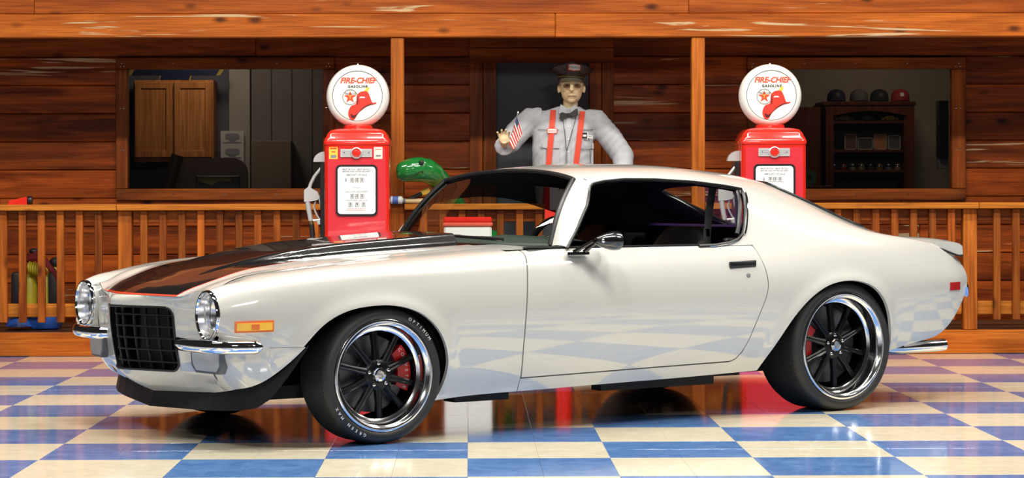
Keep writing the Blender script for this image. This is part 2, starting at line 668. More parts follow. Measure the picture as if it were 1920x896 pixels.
# ---- floor: checks of 24 inches, each laid from four tiles
floor = struct(MB().box(-9, 10, -2, 16.7, -0.2, -0.0035).build('floor', M_GROUT, smooth=False),
               'glossy checkered floor of blue and cream vinyl tiles')
tile_me = {}
for nm, mat in (('cream', M_CREAM), ('blue', M_BLUE)):
    mb = MB()
    h = TILE / 2
    for sx in (0, 1):
        for sy in (0, 1):
            mb.box(-h + sx * h + 0.0004, sx * h - 0.0004, -h + sy * h + 0.0004, sy * h - 0.0004, -0.0034, 0.0, 0.0006)
    t = mb.build('tile', mat, smooth=False)
    tile_me[nm] = t.data
    bpy.data.objects.remove(t)
rest = {'cream': MB(), 'blue': MB()}
for c in range(-12, 14):
    for r in range(-15, 8):
        cx, cy = FX0 + (c + 0.5) * TILE, FY0 + (r + 0.5) * TILE
        kind = 'blue' if (c + r) % 2 else 'cream'
        if r >= -4 and -10 <= c <= 12:
            o = bpy.data.objects.new('tile', tile_me[kind])
            link(o, floor)
            o.location = (cx, cy, 0)
        else:
            h = TILE / 2 - 0.0004
            rest[kind].box(cx - h, cx + h, cy - h, cy + h, -0.003, 0.0)
for kind, mat in (('cream', M_CREAM), ('blue', M_BLUE)):
    o = rest[kind].build('tile_field', mat, floor, smooth=False)
    o['kind'] = 'stuff'

# ---- porch deck and its front board
deck = struct(MB().box(XL, XR, PY + 0.03, WY + 0.1, 0.0, DECK - 0.03).build('floor_porch', M_DECK, smooth=False),
              'low wooden porch platform behind the car')
y = PY + 0.005
while y < WY:
    plank(deck, XL, XR, y, y + 0.136, DECK - 0.03, DECK, M_DECK, 0.003, 'deck_board')
    y += 0.14
for x0, x1 in ((XL, -1.2), (-1.197, 2.6), (2.603, XR)):
    plank(deck, x0, x1, PY - 0.03, PY + 0.003, 0.002, DECK - 0.002, M_STEP, 0.004, 'front_board')

# ---- back wall of planks with openings for two windows and a door
W1 = (-2.544, -1.092, 1.166, 2.055)
W2 = (2.165, 3.605, 1.155, 2.048)
DR = (0.20, 0.897, DECK, 2.099)
wall = struct(empty('wall_back', (0, WY, 0)), 'dark stained cedar plank wall at the back of the porch')
BH = 0.2107
z = 1.937 - BH * 9
while z < 2.75:
    z0, z1 = z, z + BH
    cuts = sorted([(o[0], o[1]) for o in (W1, W2, DR) if o[2] < z1 - 0.02 and o[3] > z0 + 0.02])
    # planks stop behind the frame boards of an opening
    x = XL
    segs = []
    for a, b_ in cuts:
        segs.append((x, a - 0.012))
        x = b_ + 0.012
    segs.append((x, XR))
    for a, b_ in segs:
        # a board joint somewhere in long runs
        if b_ - a > 3.5:
            j = a + (b_ - a) * random.uniform(0.3, 0.7)
            parts = [(a, j - 0.001), (j + 0.001, b_)]
        else:
            parts = [(a, b_)]
        for p, q in parts:
            o = plank(wall, p, q, -0.001, 0.03, z0 + 0.002, z1 - 0.002, M_WALL, 0.006)
            o.location.y = 0.015
            o.rotation_euler.x = radians(1.2)
    z = z1
# dark studs and lining close the joints behind the planks (rooms show through the openings only)
lin = MB()
for (a, b_, c, d) in ((XL, W1[0] - 0.01, 0, 3.0), (W1[1] + 0.01, DR[0] - 0.01, 0, 3.0), (DR[1] + 0.01, W2[0] - 0.01, 0, 3.0),
                      (W2[1] + 0.01, XR, 0, 3.0), (W1[0] - 0.02, W1[1] + 0.02, 0, W1[2] - 0.01), (W1[0] - 0.02, W1[1] + 0.02, W1[3] + 0.01, 3.0),
                      (W2[0] - 0.02, W2[1] + 0.02, 0, W2[2] - 0.01), (W2[0] - 0.02, W2[1] + 0.02, W2[3] + 0.01, 3.0),
                      (DR[0] - 0.02, DR[1] + 0.02, DR[3] + 0.01, 3.0)):
    lin.box(a, b_, 0.035, 0.09, c, d)
lin.build('lining', M_UNDER, wall, smooth=False)


def frame(root, op, wl, wr, wb, wt, dz=0.0, studs=True):
    x0, x1, z0, z1 = op
    bd = [(x0 - wl, x1 + wr, z1, z1 + wt, M_TRIMX), (x0 - wl, x1 + wr, z0 - wb, z0, M_TRIMX),
          (x0 - wl, x0, z0, z1, M_TRIMZ), (x1, x1 + wr, z0, z1, M_TRIMZ)]
    for a, b_, c, d, m in bd:
        plank(root, a + 0.001, b_ - 0.001, WY - 0.035, WY + 0.05, c + 0.001, d - 0.001, m, 0.004, 'frame_board')
    if studs:
        nails = MB()
        for fx in np.linspace(x0 - wl * 0.5, x1 + wr * 0.5, 5):
            for zz in (z0 - wb * 0.5, z1 + wt * 0.5):
                nails.ell((fx, WY - 0.036, zz), (0.006, 0.003, 0.006), 6, 4)
        for fz in np.linspace(z0 - 0.02, z1 + 0.02, 4):
            for xx in (x0 - wl * 0.6, x0 - wl * 0.3, x1 + wr * 0.3, x1 + wr * 0.6):
                nails.ell((xx, WY - 0.036, fz), (0.006, 0.003, 0.006), 6, 4)
        nails.build('nail_heads', M_CHROME, root)


w1 = struct(empty('window_1', (0, 0, 0)), 'wide window in a wooden frame with cabinets seen behind its glass')
frame(w1, W1, 0.087, 0.087, 0.088, 0.088)
MB().box(W1[0], W1[1], WY + 0.028, WY + 0.034, W1[2], W1[3]).build('pane', M_PANE, w1, smooth=False)
w2 = struct(empty('window_2', (0, 0, 0)), 'wide window in a wooden frame with a bookcase seen behind its glass')
frame(w2, W2, 0.09, 0.108, 0.088, 0.088)
MB().box(W2[0], W2[1], WY + 0.028, WY + 0.034, W2[2], W2[3]).build('pane', M_PANE, w2, smooth=False)

d1 = struct(empty('door_1', (0, 0, 0)), 'dark slate door in a dark wooden frame behind the mannequin')
plank(d1, DR[0] - 0.01, DR[1] + 0.01, WY + 0.05, WY + 0.09, DECK, DR[3] + 0.01, M_SLATE, 0.002, 'door_leaf')
for a, b_ in ((0.001, 0.098), (0.102, DR[0]), (DR[1], 0.985), (0.989, 1.077)):
    plank(d1, a, b_, WY - 0.03, WY + 0.05, DECK, DR[3], M_TRIMZ, 0.004, 'frame_board')
plank(d1, 0.001, 1.077, WY - 0.03, WY + 0.05, DR[3] + 0.001, 2.21, M_TRIMX, 0.004, 'frame_board')
plank(d1, 0.001, 1.077, WY - 0.032, WY + 0.05, 2.213, 2.331, M_TRIMX, 0.004, 'frame_board')

# ---- porch roof: soffit, beam, fascia planks above
sof = struct(empty('ceiling_porch', (0, 0, 0)), 'dark plank soffit under the porch roof')
y = PY + 0.02
while y < WY:
    plank(sof, XL, XR, y, y + 0.135, 2.385, 2.41, M_WALL, 0.003)
    y += 0.138
beam = struct(empty('trim_1', (0, 0, 0)), 'long orange cedar beam across the front of the porch')
for x0, x1 in ((XL, 0.598), (0.6, XR)):
    plank(beam, x0, x1, PY - 0.06, PY + 0.05, 2.212, 2.375, M_BEAM, 0.006, 'beam_board')
upper = struct(empty('wall_upper', (0, 0, 0)), 'upper wall of wide cedar boards above the beam')
z = 2.377
for i in range(4):
    js = [XL, -3.02 + 0.7 * i, 1.53 + 0.4 * i, XR]
    for a, b_ in zip(js[:-1], js[1:]):
        plank(upper, a + 0.001, b_ - 0.001, PY - 0.03, PY + 0.04, z + 0.001, z + 0.209, M_FASCIA, 0.004)
    z += 0.211

# ---- tall porch posts
for x, lab in ((-0.5, 'square orange cedar porch post beside the green dinosaur'), (1.595, 'square cedar porch post with a dark knot, between the mannequin and a pump')):
    o = plank(None, x - 0.046, x + 0.046, PY - 0.045, PY + 0.047, DECK, 2.212, M_POST, 0.005, 'porch_post')
    tag(o, lab, 'post')

# ---- railing in three bays between the posts
def railing(x0, x1, n, lab, end0=False, end1=False):
    root = empty('porch_railing', ((x0 + x1) / 2, PY, DECK))
    tag(root, lab, 'railing')
    cx = (x0 + x1) / 2

    def P(a, b_, c, d, e, f, m, nm):
        o = plank(root, a - cx, b_ - cx, c - PY, d - PY, e - DECK, f - DECK, m, 0.004, nm)
        return o
    P(x0 + 0.001 - (0.05 if end0 else 0), x1 - 0.001 + (0.05 if end1 else 0), PY - 0.085, PY + 0.055, 1.013, 1.055, M_RAIL, 'top_rail')
    ra, rb = x0 + 0.002 + (0.051 if end0 else 0), x1 - 0.002 - (0.051 if end1 else 0)
    P(ra, rb, PY + 0.0, PY + 0.04, 0.927, 1.012, M_BAL if False else M_TRIMX, 'upper_rail')
    P(ra, rb, PY + 0.0, PY + 0.04, 0.273, 0.365, M_RAIL, 'bottom_rail')
    s = (x1 - x0) / n
    for i in range(1, n):
        x = x0 + s * i
        P(x - 0.025, x + 0.025, PY - 0.041, PY - 0.001, 0.236, 1.012, M_BAL, 'baluster')
    for e, xx in ((end0, x0), (end1, x1)):
        if e:
            P(xx - 0.048, xx + 0.048, PY - 0.03, PY + 0.06, DECK, 1.012, M_POST, 'newel_post')
    return root


railing(-4.95, -2.447, 19, 'cedar porch railing bay in front of the yellow tank pack')
railing(-2.396, -0.547, 14, 'cedar porch railing bay below the window with cabinets', end0=True)
railing(-0.453, 1.549, 15, 'cedar porch railing bay below the mannequin and dinosaur')
railing(1.641, 3.495, 14, 'cedar porch railing bay below the window with the bookcase', end1=True)
railing(3.546, 5.7, 16, 'cedar porch railing bay past the bookcase window behind the car tail')

# ---- rooms behind the windows
M_ROOMW = plain('grey_blue_room_wall', (0.11, 0.11, 0.13), 0.8)
M_ROOMT = plain('tan_room_wall', (0.34, 0.29, 0.22), 0.8)
M_PANELW = plain('brown_panelled_wall', (0.17, 0.14, 0.12), 0.7)
M_CASE = plain('beige_casing', (0.33, 0.29, 0.23), 0.6)
M_CABINET = wood('cabinet_oak', (0.52, 0.19, 0.05), (0.66, 0.27, 0.08), 'z', vary=0.08, knots=False)
M_CHERRY = wood('cherry_bookcase', (0.085, 0.022, 0.01), (0.15, 0.04, 0.016), 'z', vary=0.1, knots=False)
RB = 18.5


def room(nm, x0, x1, mat, lab):
    r = struct(empty(nm, ((x0 + x1) / 2, RB, 0.1)), lab)
    cx = (x0 + x1) / 2
    h = (x1 - x0) / 2
    d = WY + 0.1 - RB
    for a, b_, c, e, f, g, n in ((-h, h, 0, 0.06, 0, 2.6, 'back_wall'), (-h - 0.06, -h, d, 0.06, 0, 2.6, 'side_wall'), (h, h + 0.06, d, 0.06, 0, 2.6, 'side_wall'), (-h, h, d, 0.06, 2.6, 2.66, 'room_ceiling'), (-h, h, d, 0.06, -0.06, 0, 'room_floor')):
        MB().box(a, b_, c, e, f, g).build(n, mat, r, smooth=False)
    return r


room('wall_left_room', -3.5, -0.4, M_ROOMW, 'grey walls of the dim room behind the cabinet window')
room('wall_right_room', 1.5, 4.6, M_ROOMT, 'tan walls of the dim room behind the bookcase window')
area('room_fill_light', (-2.0, 17.6, 2.66), (0, 0, 0), (0.5, 0.3), 13.0, (1, 0.85, 0.7))  # added fill lights, no fixture modelled; they brighten the closed rooms
area('room_fill_light', (3.3, 17.4, 2.66), (0, 0, 0), (0.5, 0.3), 7.0, (1, 0.8, 0.6))
# ================================================================== CAR
CARX, CARY, CARTH = -0.8773, 10.8128, 0.56014
car = empty('coupe_car', (CARX, CARY, 0), CARTH)
tag(car, 'off-white seventies muscle coupe with black hood stripe and deep-lipped black wheels', 'car')
WB = 2.743
YL = 0.925            # rim lip plane

# half width along the car
Wf = cr([0.80, 0.868, 0.908, 0.938, 0.945, 0.938, 0.930, 0.926, 0.926, 0.928, 0.936, 0.948, 0.954, 0.946, 0.902, 0.850, 0.806, 0.775],
        [-0.80, -0.60, -0.42, -0.20, 0.0, 0.25, 0.5, 0.8, 1.3, 1.8, 2.15, 2.45, 2.75, 3.05, 3.40, 3.60, 3.72, 3.78])
zbot = pch([-0.8, 0.3, 0.76, 2.24, 3.0, 3.2, 3.49, 3.8], [0.18, 0.183, 0.195, 0.229, 0.29, 0.31, 0.35, 0.40])

arch_f = [(-0.405, 0.455), (-0.365, 0.50), (-0.325, 0.54), (-0.277, 0.574), (-0.225, 0.599), (-0.169, 0.616), (-0.10, 0.626), (-0.03, 0.630), (0.04, 0.626),
          (0.11, 0.612), (0.17, 0.590), (0.225, 0.556), (0.27, 0.513), (0.306, 0.461), (0.330, 0.40), (0.340, 0.34), (0.338, 0.28), (0.325, 0.225), (0.305, 0.175)]
arch_r = [(2.200, 0.200), (2.225, 0.260), (2.262, 0.330), (2.315, 0.410), (2.371, 0.484), (2.425, 0.540), (2.485, 0.590), (2.549, 0.629), (2.62, 0.658), (2.70, 0.673), (2.78, 0.675),
          (2.85, 0.664), (2.914, 0.640), (2.965, 0.602), (3.005, 0.552), (3.034, 0.490), (3.052, 0.420), (3.064, 0.350), (3.070, 0.26)]


def resamp(pts, n):
    p = np.array(pts, float)
    d = np.r_[0, np.cumsum(np.hypot(*np.diff(p, axis=0).T))]
    f = cr(p, d)
    return [tuple(q) for q in f(np.linspace(0, d[-1], n))]


def lin_resamp(pts, n):
    p = np.array(pts, float)
    d = np.r_[0, np.cumsum(np.linalg.norm(np.diff(p, axis=0), axis=1))]
    q = np.linspace(0, d[-1], n)
    return list(map(tuple, np.stack([np.interp(q, d, p[:, k]) for k in range(p.shape[1])], 1)))


ARF, ARR = resamp(arch_f, 70), resamp(arch_r, 80)


def seg_dist(x, z, poly, closed=False):
    p = np.array(poly)
    a = p if closed else p[:-1]
    b = np.roll(p, -1, 0) if closed else p[1:]
    x = np.asarray(x, float)[..., None]
    z = np.asarray(z, float)[..., None]
    dx, dz = (b - a).T
    L2 = np.maximum(dx * dx + dz * dz, 1e-12)
    t = np.clip(((x - a[:, 0]) * dx + (z - a[:, 1]) * dz) / L2, 0, 1)
    qx, qz = a[:, 0] + t * dx, a[:, 1] + t * dz
    d = np.hypot(x - qx, z - qz)
    k = np.argmin(d, -1)
    tk = np.take_along_axis
    return (tk(d, k[..., None], -1)[..., 0], tk(qx, k[..., None], -1)[..., 0], tk(qz, k[..., None], -1)[..., 0])


def inpoly(x, z, poly):
    p = np.array(poly)
    q = np.roll(p, -1, 0)
    x = np.asarray(x)[..., None]
    z = np.asarray(z)[..., None]
    c = ((p[:, 1] > z) != (q[:, 1] > z)) & (x < (q[:, 0] - p[:, 0]) * (z - p[:, 1]) / (q[:, 1] - p[:, 1] + 1e-15) + p[:, 0])
    return (c.sum(-1) % 2) == 1


# --- section tables (half width, height)
HL = (0.70, 0.595, 0.112)      # headlight centre (w, z) and bezel radius
ang = [-62, -34, -5, 32, 62, 92, 128]
fr0 = [(HL[0] + HL[2] * cos(radians(a)), HL[1] + HL[2] * sin(radians(a))) for a in ang]


def lowpts(x):
    W = float(Wf(x))
    zb = float(zbot(x))
    tk = 0.078 - 0.030 * max(0, min(1, (x - 2.7) / 0.5))
    return [(W - tk, zb), (W - 0.028, 0.335 + 0.02 * min(1, max(0, (x - .7) / 1.5))), (W, 0.585)]


front_tab = {
    -0.765: fr0,
    -0.70: [(0.795, 0.445), (0.822, 0.50), (0.835, 0.575), (0.820, 0.665), (0.772, 0.716), (0.710, 0.728), (0.615, 0.705)],
    -0.60: [(0.845, 0.41), (0.862, 0.48), (0.870, 0.575), (0.856, 0.675), (0.815, 0.728), (0.735, 0.749), (0.625, 0.746)],
    -0.42: [(0.880, 0.34), (0.898, 0.44), (0.908, 0.58), (0.893, 0.700), (0.852, 0.757), (0.765, 0.779), (0.640, 0.781)],
}
for x, (cz, dz, ez, fz, ew, fw) in {0.0: (0.725, 0.790, 0.817, 0.824, 0.782, 0.655), 0.4: (0.735, 0.808, 0.838, 0.848, 0.79, 0.67),
                                    0.8: (0.742, 0.825, 0.858, 0.870, 0.80, 0.69), 1.2: (0.745, 0.832, 0.866, 0.869, 0.842, 0.815),
                                    1.7: (0.745, 0.832, 0.866, 0.869, 0.845, 0.82), 2.35: (0.745, 0.832, 0.868, 0.871, 0.856, 0.83)}.items():
    W = float(Wf(x))
    front_tab[x] = lowpts(x) + [(W - 0.020, cz), (W - 0.058, dz), (ew, ez), (fw, fz)]
rear_tab = {}
for x, up in {1.2: [(.850, .866), (.768, 1.030), (.655, 1.150), (.40, 1.222), (0, 1.242)],
              1.42: [(.850, .866), (.772, 1.038), (.668, 1.192), (.42, 1.252), (0, 1.270)],
              1.7: [(.851, .866), (.774, 1.042), (.670, 1.206), (.42, 1.266), (0, 1.284)],
              2.0: [(.853, .866), (.773, 1.040), (.664, 1.197), (.42, 1.262), (0, 1.281)],
              2.3: [(.862, .868), (.775, 1.025), (.648, 1.160), (.42, 1.234), (0, 1.262)],
              2.6: [(.876, .872), (.782, .995), (.625, 1.105), (.42, 1.188), (0, 1.226)],
              2.9: [(.876, .876), (.770, .962), (.605, 1.028), (.42, 1.078), (0, 1.118)],
              3.1: [(.862, .872), (.758, .922), (.600, .962), (.42, .994), (0, 1.026)],
              3.3: [(.836, .860), (.748, .888), (.600, .908), (.42, .925), (0, .945)],
              3.5: [(.798, .836), (.728, .853), (.600, .862), (.42, .870), (0, .882)],
              3.65: [(.760, .803), (.705, .814), (.600, .818), (.42, .824), (0, .834)],
              3.78: [(.715, .752), (.68, .760), (.600, .763), (.42, .768), (0, .776)]}.items():
    W = float(Wf(x))
    t3 = max(0, min(1, (x - 3.1) / 0.65))
    lp = lowpts(x)
    rear_tab[x] = [lp[0], (lp[1][0], lp[1][1] + 0.10 * t3), (W, 0.585 + 0.05 * t3), (W - 0.018 - 0.005 * t3, 0.735 - 0.02 * t3)] + up
KN_F = np.array([0, .17, .40, .60, .74, .87, 1.0])
KN_R = np.array([0, .12, .30, .42, .52, .64, .77, .88, 1.0])


def family(tab, knots):
    xs = sorted(tab)
    fx = cr(np.array([tab[x] for x in xs]), xs)

    def P(x, t):
        """arrays x,t (same shape) -> (x, w, z)"""
        x = np.asarray(x, float)
        t = np.asarray(t, float)
        shp = x.shape
        xf, tf = x.ravel(), t.ravel()
        C = fx(np.clip(xf, xs[0], xs[-1]))                # n,k,2
        # natural spline over t for each sample: precomputed basis
        out = np.einsum('nk,nkc->nc', basis(knots, tf), C)
        w, z = out[:, 0].copy(), out[:, 1]
        for arc in (ARF, ARR):
            near = (np.abs(xf - np.mean([a[0] for a in arc])) < 0.75) & (z < 0.85)
            if near.any():
                d, qx, qz = seg_dist(xf[near], z[near], arc)
                inside = inpoly(xf[near], z[near], arc + [(arc[-1][0], -1), (arc[0][0], -1)])
                d = np.where(inside, 0, d)
                w[near] += 0.013 * np.exp(-(d / 0.042) ** 2) * np.clip((z[near] - 0.2) / 0.15, 0, 1)
        return np.stack([xf, w, z], -1).reshape(shp + (3,))
    return P


def basis(knots, t):
    k = len(knots)
    return cr(np.eye(k), knots)(t)


PF = family(front_tab, KN_F)
PR = family(rear_tab, KN_R)


def panel(name, P, x0, x1, t0, t1, nx, nt, trims, mat, parent, side, lip=0.014, off=0.0, xs=None, split=None):
    """trimmed piece of body skin. trims: (coords, polygon, keep_inside)"""
    xs = np.linspace(x0, x1, nx) if xs is None else np.asarray(xs)
    ts = np.linspace(t0, t1, nt)
    X, T = np.meshgrid(xs, ts, indexing='ij')
    Q = P(X, T)
    nx, nt = X.shape
    ok = np.ones(X.shape, bool)
    bad = -np.ones(X.shape, int)
    for k, (cc, poly, keep) in enumerate(trims):
        b = Q[..., 2] if cc == 'xz' else Q[..., 1]
        i = inpoly(X, b, poly)
        if not keep:
            i = ~i
        bad[ok & ~i] = k
        ok &= i
    fk = ok[:-1, :-1] | ok[1:, :-1] | ok[:-1, 1:] | ok[1:, 1:]
    used = np.zeros(X.shape, bool)
    for a in (0, 1):
        for b in (0, 1):
            used[a:nx - 1 + a, b:nt - 1 + b] |= fk
    mv = used & ~ok
    if mv.any():
        for k, (cc, poly, keep) in enumerate(trims):
            s = mv & (bad == k)
            if not s.any():
                continue
            ci = 2 if cc == 'xz' else 1
            x, b = X[s], Q[..., ci][s]
            d, qx, qb = seg_dist(x, b, poly, True)
            lo, hi = np.full(x.shape, t0), np.full(x.shape, t1)
            qx = np.clip(qx, xs[0], xs[-1])
            sg = 1 if cc == 'xz' else -1
            for _ in range(26):
                mid = (lo + hi) / 2
                v = P(qx, mid)[..., ci] * sg
                up = v < qb * sg
                lo, hi = np.where(up, mid, lo), np.where(up, hi, mid)
            X[s] = qx
            T[s] = (lo + hi) / 2
        Q = P(X, T)
    e = 0.003
    dx = P(np.minimum(X + e, xs[-1]), T) - P(np.maximum(X - e, xs[0]), T)
    et = 0.004
    dt = P(X, np.clip(T + et, 0, 1)) - P(X, np.clip(T - et, 0, 1))
    # (x, w, z): outward normal
    Nn = np.cross(dt, dx)
    Nn /= np.maximum(np.linalg.norm(Nn, axis=-1, keepdims=True), 1e-9)
    Nn = np.where((Nn[..., 1:2] * 1.0 + Nn[..., 2:3] * 1.0) < 0, -Nn, Nn)
    V = Q - Nn * off if off else Q
    idx = -np.ones(X.shape, int)
    idx[used] = np.arange(used.sum())
    verts = V[used].copy()
    norms = Nn[used].copy()
    if off:
        norms = -norms
    quads = []
    for i, j in zip(*np.nonzero(fk)):
        quads.append((idx[i, j], idx[i + 1, j], idx[i + 1, j + 1], idx[i, j + 1]))
    faces = list(quads)
    vl = list(map(tuple, verts))
    if lip:
        from collections import Counter
        cnt = Counter()
        for q in quads:
            for a, b in zip(q, q[1:] + q[:1]):
                cnt[(min(a, b), max(a, b))] += 1
        t_of = T[used]
        for q in quads:
            for a, b in zip(q, q[1:] + q[:1]):
                if cnt[(min(a, b), max(a, b))] == 1:
                    if split is not None and abs(t_of[a] - split) < 1e-6 and abs(t_of[b] - split) < 1e-6:
                        continue
                    n0 = len(vl)
                    for k in (a, b):
                        vl.append(tuple(verts[k]))
                    for k in (b, a):
                        vl.append(tuple(verts[k] - norms[k] * lip))
                    faces.append((n0 + 1, n0, n0 + 3, n0 + 2))
    sgn = -1 if side < 0 else 1
    vv = [(p[0], sgn * p[1], p[2]) for p in vl]
    nn = norms * np.array([1, sgn, 1])
    # winding: make faces agree with normals
    A, B, C_ = np.array(vv[quads[0][0]]), np.array(vv[quads[0][1]]), np.array(vv[quads[0][2]])
    mid = quads[len(quads) // 2]
    A, B, C_ = (np.array(vv[i]) for i in mid[:3])
    if np.cross(B - A, C_ - A) @ nn[mid[0]] < 0:
        faces = [tuple(reversed(f)) for f in faces]
    return mk(name, vv, faces, mat, parent, smooth=True, normals=nn)


door_front = [(0.770, 0.262), (0.762, 0.40), (0.766, 0.52), (0.775, 0.64), (0.789, 0.745), (0.802, 0.81), (0.822, 0.90)]
door_rear = [(2.020, 0.286), (2.050, 0.298), (2.082, 0.330), (2.150, 0.470), (2.208, 0.595), (2.226, 0.650), (2.228, 0.70), (2.214, 0.790), (2.186, 0.866), (2.12, 0.96)]
DFR, DRR = resamp(door_front, 30), resamp(door_rear, 60)
DLO = [(1.00, 0.78), (1.055, 0.866), (1.150, 0.964), (1.240, 1.066), (1.283, 1.134), (1.305, 1.160), (1.335, 1.176), (1.40, 1.188), (1.516, 1.197), (1.709, 1.196), (1.946, 1.184),
       (2.149, 1.164), (2.264, 1.148), (2.243, 1.10), (2.205, 1.02), (2.172, 0.955), (2.150, 0.922), (2.11, 0.896), (2.05, 0.879), (1.956, 0.868), (1.85, 0.8655), (1.80, 0.78)]
tail = [(3.20, 0.318), (3.36, 0.340), (3.49, 0.362), (3.56, 0.396), (3.624, 0.446), (3.672, 0.494), (3.712, 0.540), (3.748, 0.60), (3.766, 0.655), (3.760, 0.70),
        (3.742, 0.745), (3.715, 0.785), (3.70, 0.81)]
tail = resamp(tail, 40)
RGL = [(2.70, -0.2), (2.70, 0.0), (2.690, 0.20), (2.655, 0.38), (2.630, 0.47), (2.640, 0.505), (2.68, 0.525), (3.10, 0.560), (3.18, 0.565), (3.225, 0.54), (3.25, 0.45), (3.275, 0.2), (3.28, 0.0), (3.28, -0.2)]
ROOF_FRONT = [(1.303, -0.3), (1.303, 0.0), (1.298, 0.3), (1.284, 0.5), (1.268, 0.60), (1.255, 0.66), (1.10, 0.85), (1.10, 1.4), (3.9, 1.4), (3.9, -0.3)]

fender_poly = [(-0.9, 0.456)] + ARF + [(0.45, 0.186), (0.7625, 0.195), (0.764, 0.262)] + [(a - 0.004, b) for a, b in DFR] + [(0.835, 1.3), (-0.9, 1.3)]
door_poly = [(a + 0.003, b) for a, b in DFR] + [(0.84, 1.3), (2.3, 1.3)] + [(a - 0.003, b) for a, b in reversed(DRR)] + [(2.02, 0.287)]
rocker_poly = [(0.768, 0.10), (0.768, 0.256), (2.020, 0.280), (2.054, 0.293), (2.088, 0.327), (2.10, 0.352), (2.31, 0.40)] + [(a, b) for a, b in reversed(ARR[:12])] + [(2.195, 0.10)]
quarter_poly = [(a + 0.004, b) for a, b in reversed(DRR) if b > 0.355] + [(2.095, 0.345)] + [(a + 0.0005, b) for a, b in ARR if b > 0.33] + [(3.068, 0.29)] + tail + [(3.68, 1.3), (2.0, 1.3)]
T_E = 0.52
body_side = []
xf_f = np.unique(np.r_[np.linspace(-0.765, -0.5, 30), np.linspace(-0.5, 0.84, 105)])
for side in (-1, 1):
    panel('front_fender', PF, 0, 0, 0, 1, 0, 70, [('xz', fender_poly, True)], M_PAINT, car, side, xs=xf_f, lip=0.02)
    d = panel('door', PF, 0.74, 2.25, 0, 0.87, 120, 60, [('xz', door_poly, True)], M_PAINT, car, side)
    body_side.append(d)
    panel('rocker_panel', PF, 0.768, 2.28, 0, 0.42, 110, 40, [('xz', rocker_poly, True)], M_PAINT, car, side)
    panel('quarter_panel', PR, 2.02, 3.775, 0, T_E, 150, 60, [('xz', quarter_poly, True)], M_PAINT, car, side, split=T_E, lip=0.02)
    trims = [('xw', ROOF_FRONT, True), ('xz', DLO, False), ('xw', RGL, False), ('xw', [(1.0, 0.7), (1.82, 0.7), (1.82, 2), (1.0, 2)], False),
             ('xw', [(1.0, -1), (3.31, -1), (3.31, 0.655), (4, 0.655), (4, 2), (1.0, 2)], True)]
    panel('roof_panel', PR, 1.2, 3.705, T_E, 1.0, 200, 80, trims, M_PAINT, car, side, split=T_E, lip=0.01)
    panel('headliner', PR, 1.2, 3.30, T_E, 1.0, 110, 50, trims[:4], M_INTER, car, side, lip=0.0, off=0.022)
    panel('trunk_lid', PR, 3.30, 3.705, 0.7, 1.0, 30, 30, [('xw', [(3.315, -1), (3.8, -1), (3.8, 0.65), (3.315, 0.65)], True)], [M_PAINT], car, side)

# --- rear panel closing the tail
rows = []
for (x, z) in tail[4:]:
    q = PR(np.array([min(x, 3.775)]), np.array([0.3]))
    ts = np.linspace(0, 0.6, 200)
    zz = PR(np.full(200, min(x, 3.775)), ts)
    k = np.argmin(abs(zz[:, 2] - z))
    w = zz[k, 1] - 0.004
    rows.append([(x + 0.035 * (1 - (s / 1.0) ** 2) * 1.0, w * s, z) for s in np.linspace(-1, 1, 13)])
v = [p for r in rows for p in r]
f = [(i * 13 + j, i * 13 + j + 1, (i + 1) * 13 + j + 1, (i + 1) * 13 + j) for i in range(len(rows) - 1) for j in range(12)]
mk('rear_panel', v, f, M_PAINT, car, smooth=True)

# --- hood with raised scoop, black stripe and red edge
hz_c = pch([-0.90, -0.87, -0.80, -0.70, -0.60, -0.40, 0.0, 0.4, 0.8, 0.95], [0.645, 0.672, 0.703, 0.735, 0.763, 0.803, 0.848, 0.873, 0.893, 0.897])
fedge = lambda x: PF(np.clip(np.asarray(x, float), -0.765, 2), np.ones_like(np.asarray(x, float)))


def x_hood(y):
    y = abs(y)
    return float(np.interp(y, [0, 0.1, 0.2, 0.3, 0.4, 0.5, 0.6, 0.7], [-0.876, -0.866, -0.846, -0.820, -0.792, -0.764, -0.738, -0.715]))


def hood_z(x, y, scoop=True):
    fe = fedge(np.array([max(x, -0.72)]))[0]
    yF, zF = fe[1], fe[2]
    if x < -0.6:
        zF = zF - 0.0
    u = min(1, abs(y) / yF)
    zc = float(hz_c(x))
    z = zc + (zF - zc) * u ** 2.4
    d = x - x_hood(y)
    if d < 0.4 and abs(y) < 0.6:
        k = max(0.0, min(1.0, d / 0.4))
        k = k * k * (3 - 2 * k)
        e = max(0.0, min(1.0, (abs(y) - 0.42) / 0.18))
        k = max(k, e * e * (3 - 2 * e))
        zf = float(np.interp(d, [0, 0.03, 0.08, 0.14, 0.25, 0.4], [0.669, 0.685, 0.706, 0.724, 0.751, 0.780]))
        z = zf + (z - zf) * k
    if scoop:
        hs = float(np.interp(x, [-0.62, -0.45, -0.2, 0.1, 0.73], [0, 0.010, 0.030, 0.042, 0.048]))
        ws = float(np.interp(x, [-0.62, 0.0, 0.73], [0.24, 0.335, 0.345]))
        a = (abs(y) - (ws - 0.02)) / 0.045
        z += hs * (1 if a <= 0 else (0 if a >= 1 else 0.5 + 0.5 * cos(pi * a)))
    return z


def y_stripe(x):
    return float(np.interp(x, [-0.88, -0.79, -0.6, -0.3, 0.9], [0.40, 0.405, 0.44, 0.455, 0.46]))


